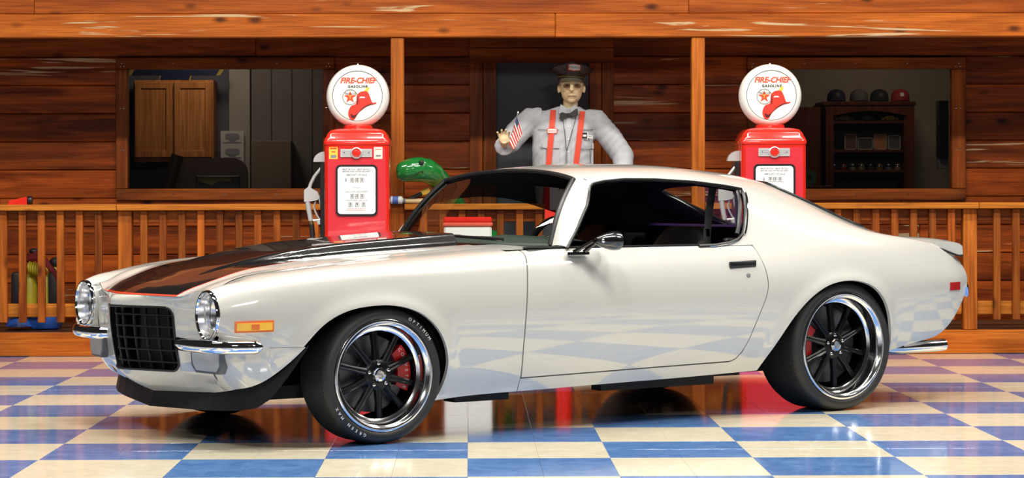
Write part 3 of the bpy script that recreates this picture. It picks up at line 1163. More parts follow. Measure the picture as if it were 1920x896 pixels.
XR_H = 0.735
vs, fs, mi = [], [], []
nu = 70
cols = list(np.linspace(0, 1, 34)) + ['r'] + list(np.linspace(0, 1, 10))
ycols = []
NV = 0
for i in range(nu):
    row = []
    s = i / (nu - 1)
    for half in (-1, 1):
        part = []
        xm = x_hood(0.3) + (XR_H - x_hood(0.3)) * s
        ys = y_stripe(xm)
        yF = fedge(np.array([max(xm, -0.715)]))[0][1] - 0.004
        yl = list(np.linspace(0, ys, 34)) + [ys + 0.009] + list(np.linspace(ys + 0.009, yF, 9))[1:]
        for yv in yl:
            xh = x_hood(yv)
            ss = s if i > 1 else (0 if i == 0 else 0.008)
            x = xh + (XR_H - xh) * ss
            part.append((x, half * yv, hood_z(x, yv)))
        row.append(part)
    full = list(reversed(row[0]))[:-1] + row[1]
    NV = len(full)
    vs += full
ncol = NV
for i in range(nu - 1):
    for j in range(ncol - 1):
        fs.append((i * ncol + j, i * ncol + j + 1, (i + 1) * ncol + j + 1, (i + 1) * ncol + j))
        k = abs(j + 0.5 - (ncol - 1) / 2)
        if k < 33:
            mi.append(2 if i == 0 else 1)
        elif k < 34:
            mi.append(2)
        else:
            mi.append(0)
hood = mk('hood', vs, fs, [M_PAINT, M_BLACKP, M_REDLINE], car, smooth=True, midx=mi)
fix_normals(hood.data)
# rear face of the scoop and the cowl behind the hood
mb = MB()
ys = np.linspace(-0.37, 0.37, 30)
top = [(XR_H, y, hood_z(XR_H, y) - 0.001) for y in ys]
bot = [(XR_H, y, hood_z(XR_H, y, False) - 0.02) for y in ys]
mb.add(top + bot, [(i, i + 1, i + 31, i + 30) for i in range(29)])
mb.build('scoop_opening', M_UNDER, hood)


def ws_base(y):
    return 0.880 + 0.150 * (abs(y) / 0.72) ** 2


cv, cf = [], []
nyc = 41
for i in range(10):
    for j in range(nyc):
        s = j / (nyc - 1) * 2 - 1
        y = s * 0.80
        xb = ws_base(min(abs(y), .735)) + 0.01 + max(0, abs(y) - 0.735) * 0.9
        x = XR_H + 0.002 + (xb - XR_H) * i / 9
        z = hood_z(min(x, 0.9), min(abs(y), 0.66), False) - 0.008
        if abs(y) > 0.66:
            z = float(np.interp(abs(y), [0.66, 0.80], [hood_z(min(x, 0.9), 0.66, False) - 0.008, 0.862]))
        cv.append((x, y, z))
for i in range(9):
    for j in range(nyc - 1):
        cf.append((i * nyc + j, i * nyc + j + 1, (i + 1) * nyc + j + 1, (i + 1) * nyc + j))
mids = [1 if abs((f[0] % nyc) + 0.5 - 20) < 11.5 else 0 for f in cf]
cowl = mk('cowl_panel', cv, cf, [M_PAINT, M_BLACKP], car, smooth=True, midx=mids)
fix_normals(cowl.data)
for s in (-1, 1):
    mb = MB()
    yb = 0.10 if s < 0 else 0.02
    mb.tube([(0.90, s * 0.42 - 0.1, 0.905), (0.885, s * 0.12, 0.915), (0.90, -s * 0.18 + 0.05, 0.918)], [0.009, 0.007, 0.005], 6)
    mb.build('wiper', M_BLKTRIM, car)

# --- nose: header, grille surround, cheeks
xg = lambda y: float(np.interp(abs(y), [0, 0.06, 0.15, 0.25, 0.36, 0.48, 0.62, 0.70], [-0.925, -0.908, -0.870, -0.824, -0.778, -0.758, -0.742, -0.735]))


def nose_prof(y, n_top=8, n_mid=14, n_low=10):
    """profile points from hood edge down to the valance edge for one y"""
    a = abs(y)
    xh = x_hood(y) - 0.003
    zh = hood_z(xh + 0.003, y, False) - 0.001
    g = xg(y)
    top = [(xh, zh), (xh * 0.45 + (g - 0.002) * 0.55, zh * 0.6 + 0.645 * 0.4 + 0.006), (g - 0.004, 0.640), (g, 0.616)]
    mid = [(g, 0.616), (g + 0.004, 0.54), (g + 0.014, 0.45), (g + 0.028, 0.37), (g + 0.038, 0.324)]
    xb = float(np.interp(a, [0, 0.2, 0.4, 0.62], [-0.700, -0.672, -0.645, -0.64]))
    zb = float(np.interp(a, [0, 0.4, 0.62], [0.205, 0.222, 0.25]))
    low = [(g + 0.038, 0.324), (g + 0.062, 0.296), ((g + 0.062) * 0.4 + xb * 0.6, zb + 0.028), (xb, zb)]
    return (resamp(top, n_top), resamp(mid, n_mid), resamp(low, n_low))


GW = 0.362
ysn = np.unique(np.r_[np.linspace(-0.625, -GW, 14), np.linspace(-GW, GW, 41), np.linspace(GW, 0.625, 14)])
nv, nf = [], []
for y in ysn:
    t_, m_, l_ = nose_prof(y)
    nv += [(x, y, z) for x, z in t_[:-1] + m_[:-1] + l_]
npr = 7 + 13 + 10
for i in range(len(ysn) - 1):
    yc = (ysn[i] + ysn[i + 1]) / 2
    for j in range(npr - 1):
        if abs(yc) < GW and 7 <= j < 20:
            continue
        nf.append((i * npr + j, (i + 1) * npr + j, (i + 1) * npr + j + 1, i * npr + j + 1))


def gp(y, z):
    pr = nose_prof(y)[1]
    zz = [p[1] for p in pr][::-1]
    xx = [p[0] for p in pr][::-1]
    return (float(np.interp(z, zz, xx)) - 0.0005, y, z)


GT, GB, rr = 0.616, 0.324, 0.050
arcs = {}
for sy in (-1, 1):
    for top in (True, False):
        zc0 = GT if top else GB
        sz = -1 if top else 1
        b0 = len(nv)
        arc = [gp(sy * (GW - rr + rr * sin(pi / 2 * k / 8)), zc0 + sz * (rr - rr * cos(pi / 2 * k / 8))) for k in range(9)]
        arcs[(sy, top)] = arc
        nv.append(gp(sy * GW, zc0))
        nv += arc
        for k in range(8):
            nf.append((b0, b0 + 1 + k, b0 + 2 + k))
nose = mk('nose_panel', nv, nf, M_PAINT, car, smooth=True)
fix_normals(nose.data)
# inner return of the grille opening and black grille
rim = [gp(y, GT) for y in np.linspace(-GW + rr, GW - rr, 27)][:-1] + arcs[(1, True)]
rim += [gp(GW, z) for z in np.linspace(GT - rr, GB + rr, 12)][1:-1] + arcs[(1, False)][::-1]
rim += [gp(y, GB) for y in np.linspace(GW - rr, -GW + rr, 27)][1:-1] + arcs[(-1, False)]
rim += [gp(-GW, z) for z in np.linspace(GB + rr, GT - rr, 12)][1:-1] + arcs[(-1, True)][::-1][:-1]
n = len(rim)
mk('grille_surround', rim + [(x + 0.05, y, z) for x, y, z in rim], [(i, (i + 1) % n, (i + 1) % n + n, i + n) for i in range(n)], M_BLKTRIM, car, smooth=True)
MB().tube([(x - 0.002, y, z) for x, y, z in rim + rim[:1]], 0.005, 6, cap=False).build('grille_moulding', M_BLKTRIM, car)
gr = MB()
gr.add([(xg(y) + 0.16, y, z) for z in (0.30, 0.63) for y in (-.4, -.2, 0, .2, .4)], [(i, i + 1, i + 6, i + 5) for i in range(4)])
grille = gr.build('grille', M_UNDER, car)
for z in np.linspace(0.362, 0.578, 5):
    mb = MB()
    yy = np.linspace(-GW, GW, 25)
    off = 0.03 + 0.03 * (0.616 - z) / 0.29
    mb.tube([(xg(y) + off, y, z) for y in yy], 0.005, 6, flat=2.0)
    mb.build('grille_bar', M_GRBAR, grille)
for y in np.linspace(-GW, GW, 12)[1:-1]:
    mb = MB()
    m_ = nose_prof(y)[1]
    mb.tube([(x + 0.035, y, z) for x, z in m_[::3] + m_[-1:]], 0.004, 6, flat=2.2, up=(0, 1, 0))
    mb.build('grille_bar', M_GRBAR, grille)

# --- front valance corners (below bumper, round to the wheel arch)
plan = [(-0.742, 0.600), (-0.738, 0.66), (-0.722, 0.735), (-0.690, 0.790), (-0.640, 0.832), (-0.580, 0.862), (-0.510, 0.884), (-0.445, 0.898), (-0.392, 0.908)]
lowp = [(-0.640, 0.600, 0.248), (-0.640, 0.66, 0.255), (-0.636, 0.715, 0.265), (-0.622, 0.762, 0.272), (-0.602, 0.80, 0.282), (-0.565, 0.832, 0.302), (-0.510, 0.862, 0.342), (-0.445, 0.888, 0.398), (-0.392, 0.906, 0.450)]
plan = resamp(plan, 40)
lp3 = np.array(lowp)
dl = np.r_[0, np.cumsum(np.linalg.norm(np.diff(lp3, axis=0), axis=1))]
lp3 = cr(lp3, dl)(np.linspace(0, dl[-1], 40))
for s in (-1, 1):
    vv, ff = [], []
    nl = 12
    for i in range(40):
        a = np.array([plan[i][0], plan[i][1], 0.4535])
        if i < 27:
            a[2] = 0.53
        b = lp3[i]
        for j in range(nl):
            t = j / (nl - 1)
            bul = 0.15 * t + 0.85 * t ** 3.2
            p = a * 1.0
            p[2] = a[2] + (b[2] - a[2]) * t
            p[:2] = a[:2] + (b[:2] - a[:2]) * bul
            vv.append((p[0], s * p[1], p[2]))
    for i in range(39):
        for j in range(nl - 1):
            ff.append((i * nl + j, (i + 1) * nl + j, (i + 1) * nl + j + 1, i * nl + j + 1))
    o = mk('front_valance', vv, ff, M_PAINT, car, smooth=True)
    fix_normals(o.data)

# --- chin spoiler
sp = [(-0.735, 0, .140, .215), (-0.71, .18, .145, .220), (-0.685, .36, .150, .228), (-0.672, .44, .152, .232), (-0.660, .50, .155, .262), (-0.640, .60, .160, .275), (-0.605, .70, .168, .282), (-0.570, .775, .182, .295),
      (-0.530, .825, .222, .318), (-0.470, .872, .318, .378), (-0.395, .910, .440, .462)]
half = [(x, y, a, b) for x, y, a, b in sp]
pth = [(x, -y, a, b) for x, y, a, b in reversed(half[1:])] + half
vv = [(x, y, a) for x, y, a, b in pth] + [(x + 0.022, y * 0.992, b) for x, y, a, b in pth] + [(x + 0.02, y * 0.98, a + 0.002) for x, y, a, b in pth]
n = len(pth)
ff = [(i, i + 1, i + 1 + n, i + n) for i in range(n - 1)] + [(i, i + 1, i + 1 + 2 * n, i + 2 * n) for i in range(n - 1)] + [(i + 2 * n, i + 1 + 2 * n, i + 1 + n, i + n) for i in range(n - 1)]
o = mk('chin_spoiler', vv, ff, M_SATIN, car)
fix_normals(o.data)

# --- headlights, bumpers, lamps
for s in (-1, 1):
    R = Matrix.Translation((-0.765, s * HL[0], HL[1])) @ Matrix.Rotation(-pi / 2, 4, 'Y')      # local +Z -> -X (forward)
    hl = MB().lathe([(0.112, -0.012), (0.1135, 0.004), (0.110, 0.012), (0.104, 0.012), (0.100, 0.004)], 48, R).build('headlight', M_CHROME, car)
    MB().lathe([(0.1125, 0.002), (0.1125, -0.07), (0.0, -0.115)], 48, R).build('nacelle', M_PAINT, hl)
    MB().lathe([(0.102, 0.006), (0.094, -0.022), (0.086, -0.045), (0.0855, -0.048)], 48, R).build('headlight_bucket', M_REFL, hl)
    MB().lathe([(0.0855, -0.052), (0.07, -0.075), (0.045, -0.095), (0.014, -0.105), (0, -0.105)], 40, R).build('reflector', M_REFL, hl)
    MB().lathe([(0.017, -0.105), (0.017, -0.07), (0.010, -0.062), (0, -0.060)], 16, R).build('bulb', M_POLISH, hl)
    MB().lathe([(0.0865, -0.047), (0.07, -0.036), (0.045, -0.029), (0, -0.026)], 40, R).build('lens', M_LAMPGLASS, hl)
    pth = [(-0.752, .405, .460), (-0.785, .44, .462), (-0.803, .50, .464), (-0.806, .60, .464), (-0.800, .69, .463), (-0.786, .755, .461), (-0.755, .810, .459), (-0.700, .856, .458), (-0.640, .884, .458), (-0.608, .896, .458), (-0.595, .898, .458)]
    pp = resamp([(p[0], p[1]) for p in pth], 40)
    rad = [0.006] + [0.026] * 2 + [0.031] * 35 + [0.025, 0.007]
    MB().tube([(p[0], s * p[1], 0.461) for p in pp], rad, 14, flat=0.8).build('front_bumper', M_CHROME, car)
    # turn lamp under the bumper
    x0 = -0.756
    pts = [(0.495, .432), (0.745, .432), (0.745, .365), (0.715, .334), (0.540, .334), (0.505, .365)]
    mb = MB().prism(pts, 0.0, 0.05, lambda a, b, d: (x0 + d + 0.14 * max(0, a - .5), s * a, b))
    lm = mb.build('turn_lamp', M_LAMPFR, car, sharp=30)
    pts2 = [(0.515, .424), (0.727, .424), (0.727, .374), (0.702, .345), (0.552, .345), (0.525, .374)]
    MB().prism(pts2, -0.006, 0.02, lambda a, b, d: (x0 + d + 0.14 * max(0, a - .5), s * a, b)).build('lamp_lens', M_CLEARLENS, lm, sharp=30)
    # side markers
    mk_ = MB()
    xs_ = np.linspace(-0.700, -0.540, 2)
    def side_box(name, xa, xb, za, zb, thick, mat, parent, slope=0.0, fam=PF):
        vv = []
        for x in np.linspace(xa, xb, 7):
            for z in (za, zb):
                zz = z + slope * (x - xa)
                ts_ = np.linspace(0.05, 0.6, 120)
                q = fam(np.full(120, x), ts_)
                w = float(np.interp(zz, q[:, 2], q[:, 1]))
                vv += [(x, s * (w + thick), zz), (x, s * (w - 0.01), zz)]
        ff = []
        for i in range(6):
            a = i * 4
            ff += [(a, a + 4, a + 6, a + 2), (a + 2, a + 6, a + 7, a + 3), (a, a + 1, a + 5, a + 4)]
        ff += [(0, 2, 3, 1), (24, 25, 27, 26)]
        o = mk(name, vv, ff, mat, parent)
        fix_normals(o.data)
        return o
    a = side_box('side_marker', -0.702, -0.538, 0.523, 0.573, 0.004, M_ORANGE, car, 0.02)
    side_box('marker_lens', -0.694, -0.546, 0.531, 0.565, 0.008, M_AMBER, a, 0.02)
    side_box('marker_reflector', -0.634, -0.602, 0.536, 0.560, 0.010, M_ORANGE, a, 0.02)
    b = side_box('side_marker', 3.555, 3.660, 0.600, 0.643, 0.006, M_REDLENS, car, 0.0, PR)
    side_box('marker_reflector', 3.598, 3.618, 0.612, 0.630, 0.008, M_REDLENS, b, 0.0, PR)
    # rear bumper, exhaust tip
    pth = [(3.728, .785, .585), (3.750, .765, .592), (3.775, .735, .60), (3.800, .66, .60), (3.815, .45, .60), (3.82, .10, .60)]
    MB().tube([(a_, s * b_, c_) for a_, b_, c_ in [(x + .018, y + .012, z) for x, y, z in pth]], [0.030, 0.040, 0.042, 0.042, 0.042, 0.042], 12, flat=0.3).build('rear_bumper', M_CHROME, car)
    MB().tube([(3.10, s * .62, .290), (3.25, s * .66, .288), (3.36, s * .69, .288), (3.60, s * .72, .293), (3.645, s * .722, .296)], [0.024, 0.028, 0.032, 0.033, 0.033], 16, cap=False).build('exhaust_tip', M_POLISH, car)

# --- rear spoiler
for nm in ('rear_spoiler',):
    st = np.linspace(-1, 1, 33)
    vv, ff = [], []
    for u in st:
        y = u * 0.775
        e = abs(u)
        rise = 1.0 - max(0, (e - 0.8) / 0.2) ** 2 * 0.25
        zb0 = PR(np.array([3.43]), np.array([0.62]))[0][2]
        prof = [(3.445, 0.857), (3.50, 0.872), (3.58, 0.873 + 0.004 * rise), (3.67, 0.870), (3.712, 0.861), (3.735, 0.836), (3.740, 0.790), (3.69, 0.784), (3.58, 0.822), (3.465, 0.848)]
        for x, z in prof:
            bow = 0.035 * (1 - u * u)
            vv.append((x + bow, y, z + 0.012 * (1 - u * u) - (0.012 * (1 - rise) * 4 if z > .86 else 0)))
    k = len(prof)
    for i in range(32):
        for j in range(k):
            ff.append((i * k + j, i * k + (j + 1) % k, (i + 1) * k + (j + 1) % k, (i + 1) * k + j))
    ff += [tuple(range(k)), tuple(range(32 * k, 33 * k))]
    o = mk('rear_spoiler', vv, ff, M_PAINT, car, smooth=True, sharp=40)
    fix_normals(o.data)
mb = MB()
mb.box(3.36, 3.425, -0.46, 0.46, 0.874, 0.8925, 0.004)
mb.build('trunk_stripe', M_BLACKP, car)

for s in (-1, 1):
    MB().tube([(x, s * 0.779, z) for x, z in ((3.45, 0.852), (3.50, 0.840), (3.58, 0.820), (3.66, 0.795), (3.70, 0.784), (3.735, 0.782))], 0.005, 6).build('spoiler_gap_line', M_UNDER, car)  # black strip standing in for the dark gap under the spoiler

# --- windshield, rear glass, pillars
def ws_top(y):
    a = abs(y) / 0.60
    return (1.300 - 0.035 * a ** 2, 1.2415 - 0.045 * a ** 2.4)


NU, NVV = 41, 20


def ws_pt(s, t):
    yb, yt = s * 0.735, s * 0.605
    xb, zb_ = ws_base(yb), 0.878 - 0.004 * abs(s)
    xt, zt = ws_top(yt)
    bow = 0.022 * sin(pi * t)
    return (xb + (xt - xb) * t - bow * 0.6, yb + (yt - yb) * t, zb_ + (zt - zb_) * t + bow * 0.8)


def ws_sheet(lo, hi):
    vv, ff = [], []
    for i in range(NVV):
        for j in range(NU):
            s = j / (NU - 1) * 2 - 1
            t = lo(s) + (hi(s) - lo(s)) * i / (NVV - 1)
            vv.append(ws_pt(s, t))
    for i in range(NVV - 1):
        for j in range(NU - 1):
            ff.append((i * NU + j, i * NU + j + 1, (i + 1) * NU + j + 1, (i + 1) * NU + j))
    return vv, ff


band = lambda s: 0.60 - 0.12 * s * s - (0.05 * s * s if s < 0 else 0)
wv, _ = ws_sheet(lambda s: 0.0, lambda s: 1.0)
v1, f1 = ws_sheet(lambda s: 0.0, band)
wsh = mk('windshield', v1, f1, M_WSGLASS, car, smooth=True)
v2, f2 = ws_sheet(band, lambda s: 1.0)
mk('upper_glass', v2, f2, M_BAND, wsh, smooth=True)  # upper windshield sheet, much darker than the lower one
edge = [wv[i * NU] for i in range(NVV)] + [wv[(NVV - 1) * NU + j] for j in range(1, NU)] + [wv[i * NU + NU - 1] for i in range(NVV - 2, -1, -1)]
MB().tube([(a - 0.004, b, c + 0.002) for a, b, c in edge], 0.0135, 8).build('windshield_trim', M_BLKTRIM, car)
MB().tube([(a - 0.008, b, c + 0.004) for a, b, c in [wv[j] for j in range(NU)]], 0.008, 8).build('windshield_seal', M_DASH, car)
for s in (-1, 1):
    # A pillar
    vv, ff = [], []
    a_pts = [wv[i * NU + (0 if s < 0 else NU - 1)] for i in range(NVV)]
    bl = lin_resamp([(1.062, .868), (1.150, .964), (1.240, 1.066), (1.283, 1.134), (1.305, 1.160), (1.340, 1.179)], NVV)
    nw = 9
    for i in range(NVV):
        A = np.array(a_pts[i])
        ts_ = np.linspace(T_E, 0.85, 150)
        q = PR(np.full(150, max(bl[i][0], 1.2)), ts_)
        w = float(np.interp(bl[i][1], q[:, 2], q[:, 1]))
        B = np.array([bl[i][0], s * w, bl[i][1]])
        for j in range(nw):
            t = j / (nw - 1)
            p = A + (B - A) * t
            nrm = np.array([-0.45, s * 0.75, 0.45])
            p = p + nrm / np.linalg.norm(nrm) * 0.020 * sin(pi * min(1, t)) ** 0.8
            vv.append(tuple(p))
    for i in range(NVV - 1):
        for j in range(nw - 1):
            ff.append((i * nw + j, i * nw + j + 1, (i + 1) * nw + j + 1, (i + 1) * nw + j))
    o = mk('windshield_pillar', vv, ff, M_PAINT, car, smooth=True)
    fix_normals(o.data)
    mb = MB()
    mb.tube([(v_[0] + 0.02, v_[1] - s * 0.02, v_[2] - 0.012) for v_ in vv[4::nw]], 0.02, 8)
    mb.build('pillar_trim', M_INTER, car)
    # window surround
    pts = []
    for x, z in lin_resamp(DLO[1:-1], 120):
        ts_ = np.linspace(T_E - 0.05, 0.9, 200)
        q = PR(np.full(200, max(x, 1.2)), ts_)
        pts.append((x, s * (float(np.interp(z, q[:, 2], q[:, 1])) + 0.001), z))
    MB().tube(pts, 0.0085, 7).build('window_seal', M_BLKTRIM, car)
    belt = [(x, s * (float(PF(np.array([x]), np.array([0.87]))[0][1]) - 0.004), 0.8685) for x in np.linspace(0.835, 1.95, 30)]
    MB().tube(belt, 0.007, 6).build('belt_seal', M_BLKTRIM, car)
    br = [p for p in pts if p[0] > 2.145 and p[2] < 1.148 and p[2] > 0.915]
    MB().tube([(p[0] + 0.012, p[1] + s * 0.003, p[2]) for p in br], 0.007, 8).build('chrome_moulding', M_CHROME, car)
    MB().tube([(p[0] - 0.028, p[1] - s * 0.012, p[2]) for p in br], 0.013, 8).build('quarter_window_pillar', M_BLKTRIM, car)
    lowb = [p for p in pts if p[0] > 1.9 and p[2] < 0.915]
    MB().tube([(p[0], p[1] + s * 0.005, p[2] - 0.004) for p in lowb], 0.005, 6).build('chrome_moulding', M_CHROME, car)

# rear glass
rv, rf = [], []
rg = [(x, w) for x, w in RGL if w >= 0]
xsr = np.linspace(2.61, 3.285, 40)
ysr = np.linspace(-1, 1, 31)
for x in xsr:
    for u in ysr:
        hw = 0.535 + 0.03 * (x - 2.61) / 0.67
        y = u * hw
        ts_ = np.linspace(0.7, 1, 160)
        q = PR(np.full(160, x), ts_)
        z = float(np.interp(abs(y), q[::-1, 1], q[::-1, 2]))
        rv.append((x, y, z - 0.008))
nr = len(ysr)
for i in range(len(xsr) - 1):
    for j in range(nr - 1):
        rf.append((i * nr + j, i * nr + j + 1, (i + 1) * nr + j + 1, (i + 1) * nr + j))
mk('rear_window', rv, rf, M_WSGLASS, car, smooth=True)
pts = []
hp = resamp([(x, w) for x, w in RGL[1:-1]], 60)
for sgn in (-1, 1):
    pts = []
    for x, w in hp:
        q = PR(np.full(160, x), np.linspace(0.7, 1, 160))
        pts.append((x, sgn * w, float(np.interp(w, q[::-1, 1], q[::-1, 2])) + 0.002))
    MB().tube(pts, 0.011, 7).build('rear_window_trim', M_BLKTRIM, car)

# --- handle, lock, mirror
for s in (-1, 1):
    w = lambda x, z: float(np.interp(z, *(lambda q: (q[:, 2], q[:, 1]))(PF(np.full(150, x), np.linspace(0.2, 0.85, 150)))))
    hb = MB()
    hb.box(2.000, 2.168, -0.012, 0.012, -0.018, 0.016, 0.004)
    wy = w(2.08, 0.772)
    h = MB()
    h.v = [(x, s * (wy + 0.004) + y * 0.6, 0.772 + z + (x - 2.08) * 0.03) for x, y, z in hb.v]
    h.f, h.m = hb.f, hb.m
    ho = h.build('door_handle', M_BLKTRIM, car)
    MB().box(2.006, 2.155, s * (wy + 0.010) - 0.006, s * (wy + 0.010) + 0.010 * 0.6, 0.776, 0.786, 0.002).build('handle_grip', M_SATIN, ho)
    MB().lathe([(0.0115, -0.004), (0.0115, 0.004), (0.008, 0.006), (0, 0.006)], 18, Matrix.Translation((2.108, s * (w(2.108, .716)), 0.716)) @ Matrix.Rotation(-s * pi / 2, 4, 'X')).build('door_lock', M_GREYFR, car)
s = -1
mir = MB()
wy = 0.905
MB_m = Matrix.Translation((1.205, -0.955, 0.902)) @ Matrix.Rotation(radians(90), 4, 'Y') @ Matrix.Diagonal((1.0, 1.15, 1.0, 1))
mo = MB().lathe([(0.006, -0.058), (0.016, -0.055), (0.032, -0.020), (0.045, 0.025), (0.0475, 0.055), (0.046, 0.070), (0.043, 0.073), (0.043, 0.060), (0, 0.060)], 40, MB_m).build('door_mirror', M_BLACKP, car)
MB().lathe([(0.0435, 0.062), (0, 0.062)], 40, MB_m).build('mirror_glass', M_CHROME, mo)
pts = [(1.030, 0.0), (1.045, 0.012), (1.145, 0.010), (1.155, 0.0), (1.145, -0.010), (1.045, -0.012)]
MB().prism(pts, 0.836, 0.850, lambda a, b, d: (a, -0.888 + b * 1.8, d)).build('mirror_base', M_BLACKP, mo)
for a, b_ in (((1.060, -0.895, .848), (1.150, -0.93, .900)), ((1.120, -0.895, .848), (1.168, -0.935, .895))):
    MB().tube([a, b_], [0.011, 0.008], 8).build('mirror_arm', M_BLACKP, mo)
MB().ell((1.172, -0.985, .903), (0.010, 0.006, 0.010), 10, 6).build('mirror_bolt', M_CHROME, mo)

# --- inner body: floor pan, wheel houses, bulkheads
mb = MB()
mb.box(-0.55, 2.9, -0.62, 0.62, 0.20, 0.26)
mb.box(2.9, 3.3, -0.5, 0.5, 0.30, 0.36)
mb.box(0.42, 2.15, -0.80, 0.80, 0.205, 0.27)
mb.box(0.42, 0.46, -0.80, 0.80, 0.20, 0.76)
mb.box(3.20, 3.28, -0.80, 0.80, 0.30, 0.86)
mb.box(3.2, 3.55, -0.70, 0.70, 0.34, 0.40)
mb.box(-0.62, -0.55, -0.60, 0.60, 0.22, 0.70)
mb.box(1.3, 2.0, -0.78, -0.70, 0.165, 0.21)
mb.box(0.45, 0.75, -0.80, -0.70, 0.155, 0.20)
mb.build('underbody', M_UNDER, car, smooth=False)
for s in (-1, 1):
    for cx, R0, zc in ((0.0, 0.36, 0.29), (WB - 0.02, 0.385, 0.30)):
        mb = MB()
        aa = np.linspace(radians(-12 if cx < 1 else 6), radians(158 if cx < 1 else 168), 30)
        ex = 1.18 if cx < 1 else 1.30
        ring = lambda w: [(cx + R0 * cos(a) * (ex if cos(a) < 0 else 1.0), s * w, zc + R0 * sin(a)) for a in aa]
        a, b_ = ring(0.86), ring(0.52)
        mb.add(a + b_, [(i, i + 1, i + 31, i + 30) for i in range(29)])
        mb.add(b_ + [(cx, s * 0.52, zc)], [(i, i + 1, 30) for i in range(29)])
        mb.build('wheel_house', M_UNDER, car)
    MB().box(0.84, 2.10, s * 0.80 - 0.03, s * 0.80 + 0.03, 0.27, 0.862, 0.01).build('door_trim_panel', M_INTER, car)
    MB().box(2.10, 2.9, s * 0.74 - 0.02, s * 0.74 + 0.02, 0.40, 0.90, 0.01).build('quarter_trim_panel', M_INTER, car)

# --- interior
db = MB()
for u in range(1):
    prof = [(0.90, 0.872), (0.98, 0.902), (1.08, 0.912), (1.20, 0.905), (1.26, 0.880), (1.26, 0.62), (1.0, 0.60)]
    vv, ff = [], []
    ysd = np.linspace(-0.74, 0.74, 21)
    for y in ysd:
        for x, z in prof:
            vv.append((x + 0.09 * (abs(y) / 0.74) ** 2, y, z - 0.012 * (abs(y) / .74) ** 2 + (0.012 if -0.6 < y < -0.15 and 1.0 < x < 1.25 else 0)))
    k = len(prof)
    for i in range(20):
        for j in range(k - 1):
            ff.append((i * k + j, i * k + j + 1, (i + 1) * k + j + 1, (i + 1) * k + j))
    db.add(vv, ff)
db.build('dashboard', M_DASH, car, sharp=50)
Rw = Matrix.Translation((1.25, -0.38, 0.848)) @ Matrix.Rotation(radians(-68), 4, 'Y')
tor = []
swr = MB().tube([Rw @ Vector((0.165 * cos(a), 0.165 * sin(a), 0)) for a in np.linspace(0, 2 * pi, 41)], 0.016, 8, cap=False)
sw = swr.build('steering_wheel', M_INTER, car)
for a in (0.2, pi - 0.2, 1.5 * pi):
    MB().tube([Rw @ Vector((0, 0, -0.02)), Rw @ Vector((0.16 * cos(a + pi / 2), 0.16 * sin(a + pi / 2), 0))], 0.011, 6).build('wheel_spoke', M_INTER, sw)
MB().tube([Rw @ Vector((0, 0, -0.01)), Rw @ Vector((0, 0, -0.25))], [0.04, 0.03], 12).build('steering_column', M_INTER, sw)
MB().tube([Rw @ Vector((0.165 * cos(a), 0.165 * sin(a), 0)) for a in np.linspace(-0.06, 0.06, 4)], 0.0175, 8).build('centre_mark', M_YELLOW, sw)


def seat(y0, mat, lab=None):
    st = MB().box(1.50, 2.02, y0 - 0.25, y0 + 0.25, 0.30, 0.52, 0.05).build('front_seat', M_INTER, car)
    mb = MB()
    rows = [(2.02, 0.46, 0.24, 0.09), (2.06, 0.65, 0.25, 0.085), (2.10, 0.82, 0.23, 0.07), (2.125, 0.91, 0.17, 0.055), (2.135, 0.955, 0.12, 0.04)]
    vv, ff = [], []
    n_ = 20
    for x, z, hw, th in rows:
        for k in range(n_):
            a = 2 * pi * k / n_
            c, d = cos(a), sin(a)
            vv.append((x + th * math.copysign(abs(c) ** 0.6, c), y0 + hw * math.copysign(abs(d) ** 0.5, d), z))
    for i in range(len(rows) - 1):
        for k in range(n_):
            ff.append((i * n_ + k, i * n_ + (k + 1) % n_, (i + 1) * n_ + (k + 1) % n_, (i + 1) * n_ + k))
    ff.append(tuple(range((len(rows) - 1) * n_, len(rows) * n_)))
    mb.add(vv, ff)
    mb.build('seat_back', mat, st, sharp=60)


seat(-0.37, M_LEATH)
seat(0.37, M_INTER)
mb = MB()
mb.box(2.62, 2.74, -0.66, 0.66, 0.45, 0.955, 0.04)
mb.box(2.72, 3.22, -0.60, 0.60, 0.90, 0.93, 0.01)
rs = mb.build('rear_seat', M_PURPLE, car)
MB().box(2.25, 2.70, -0.66, 0.66, 0.30, 0.50, 0.05).build('seat_cushion', M_PURPLE, rs)
for s in (-1, 1):
    belt = [(2.14, s * .60, 1.165), (2.11, s * .605, 1.03), (2.085, s * .62, .90), (2.06, s * .68, .60)]
    MB().tube(belt, 0.024, 8, flat=0.12, up=(1, 0, 0)).build('seat_belt', M_SATIN, car)
    MB().box(2.075, 2.105, s * .61 - .012, s * .61 + .012, 0.90, 0.945, 0.004).build('belt_buckle', M_CHROME, car)

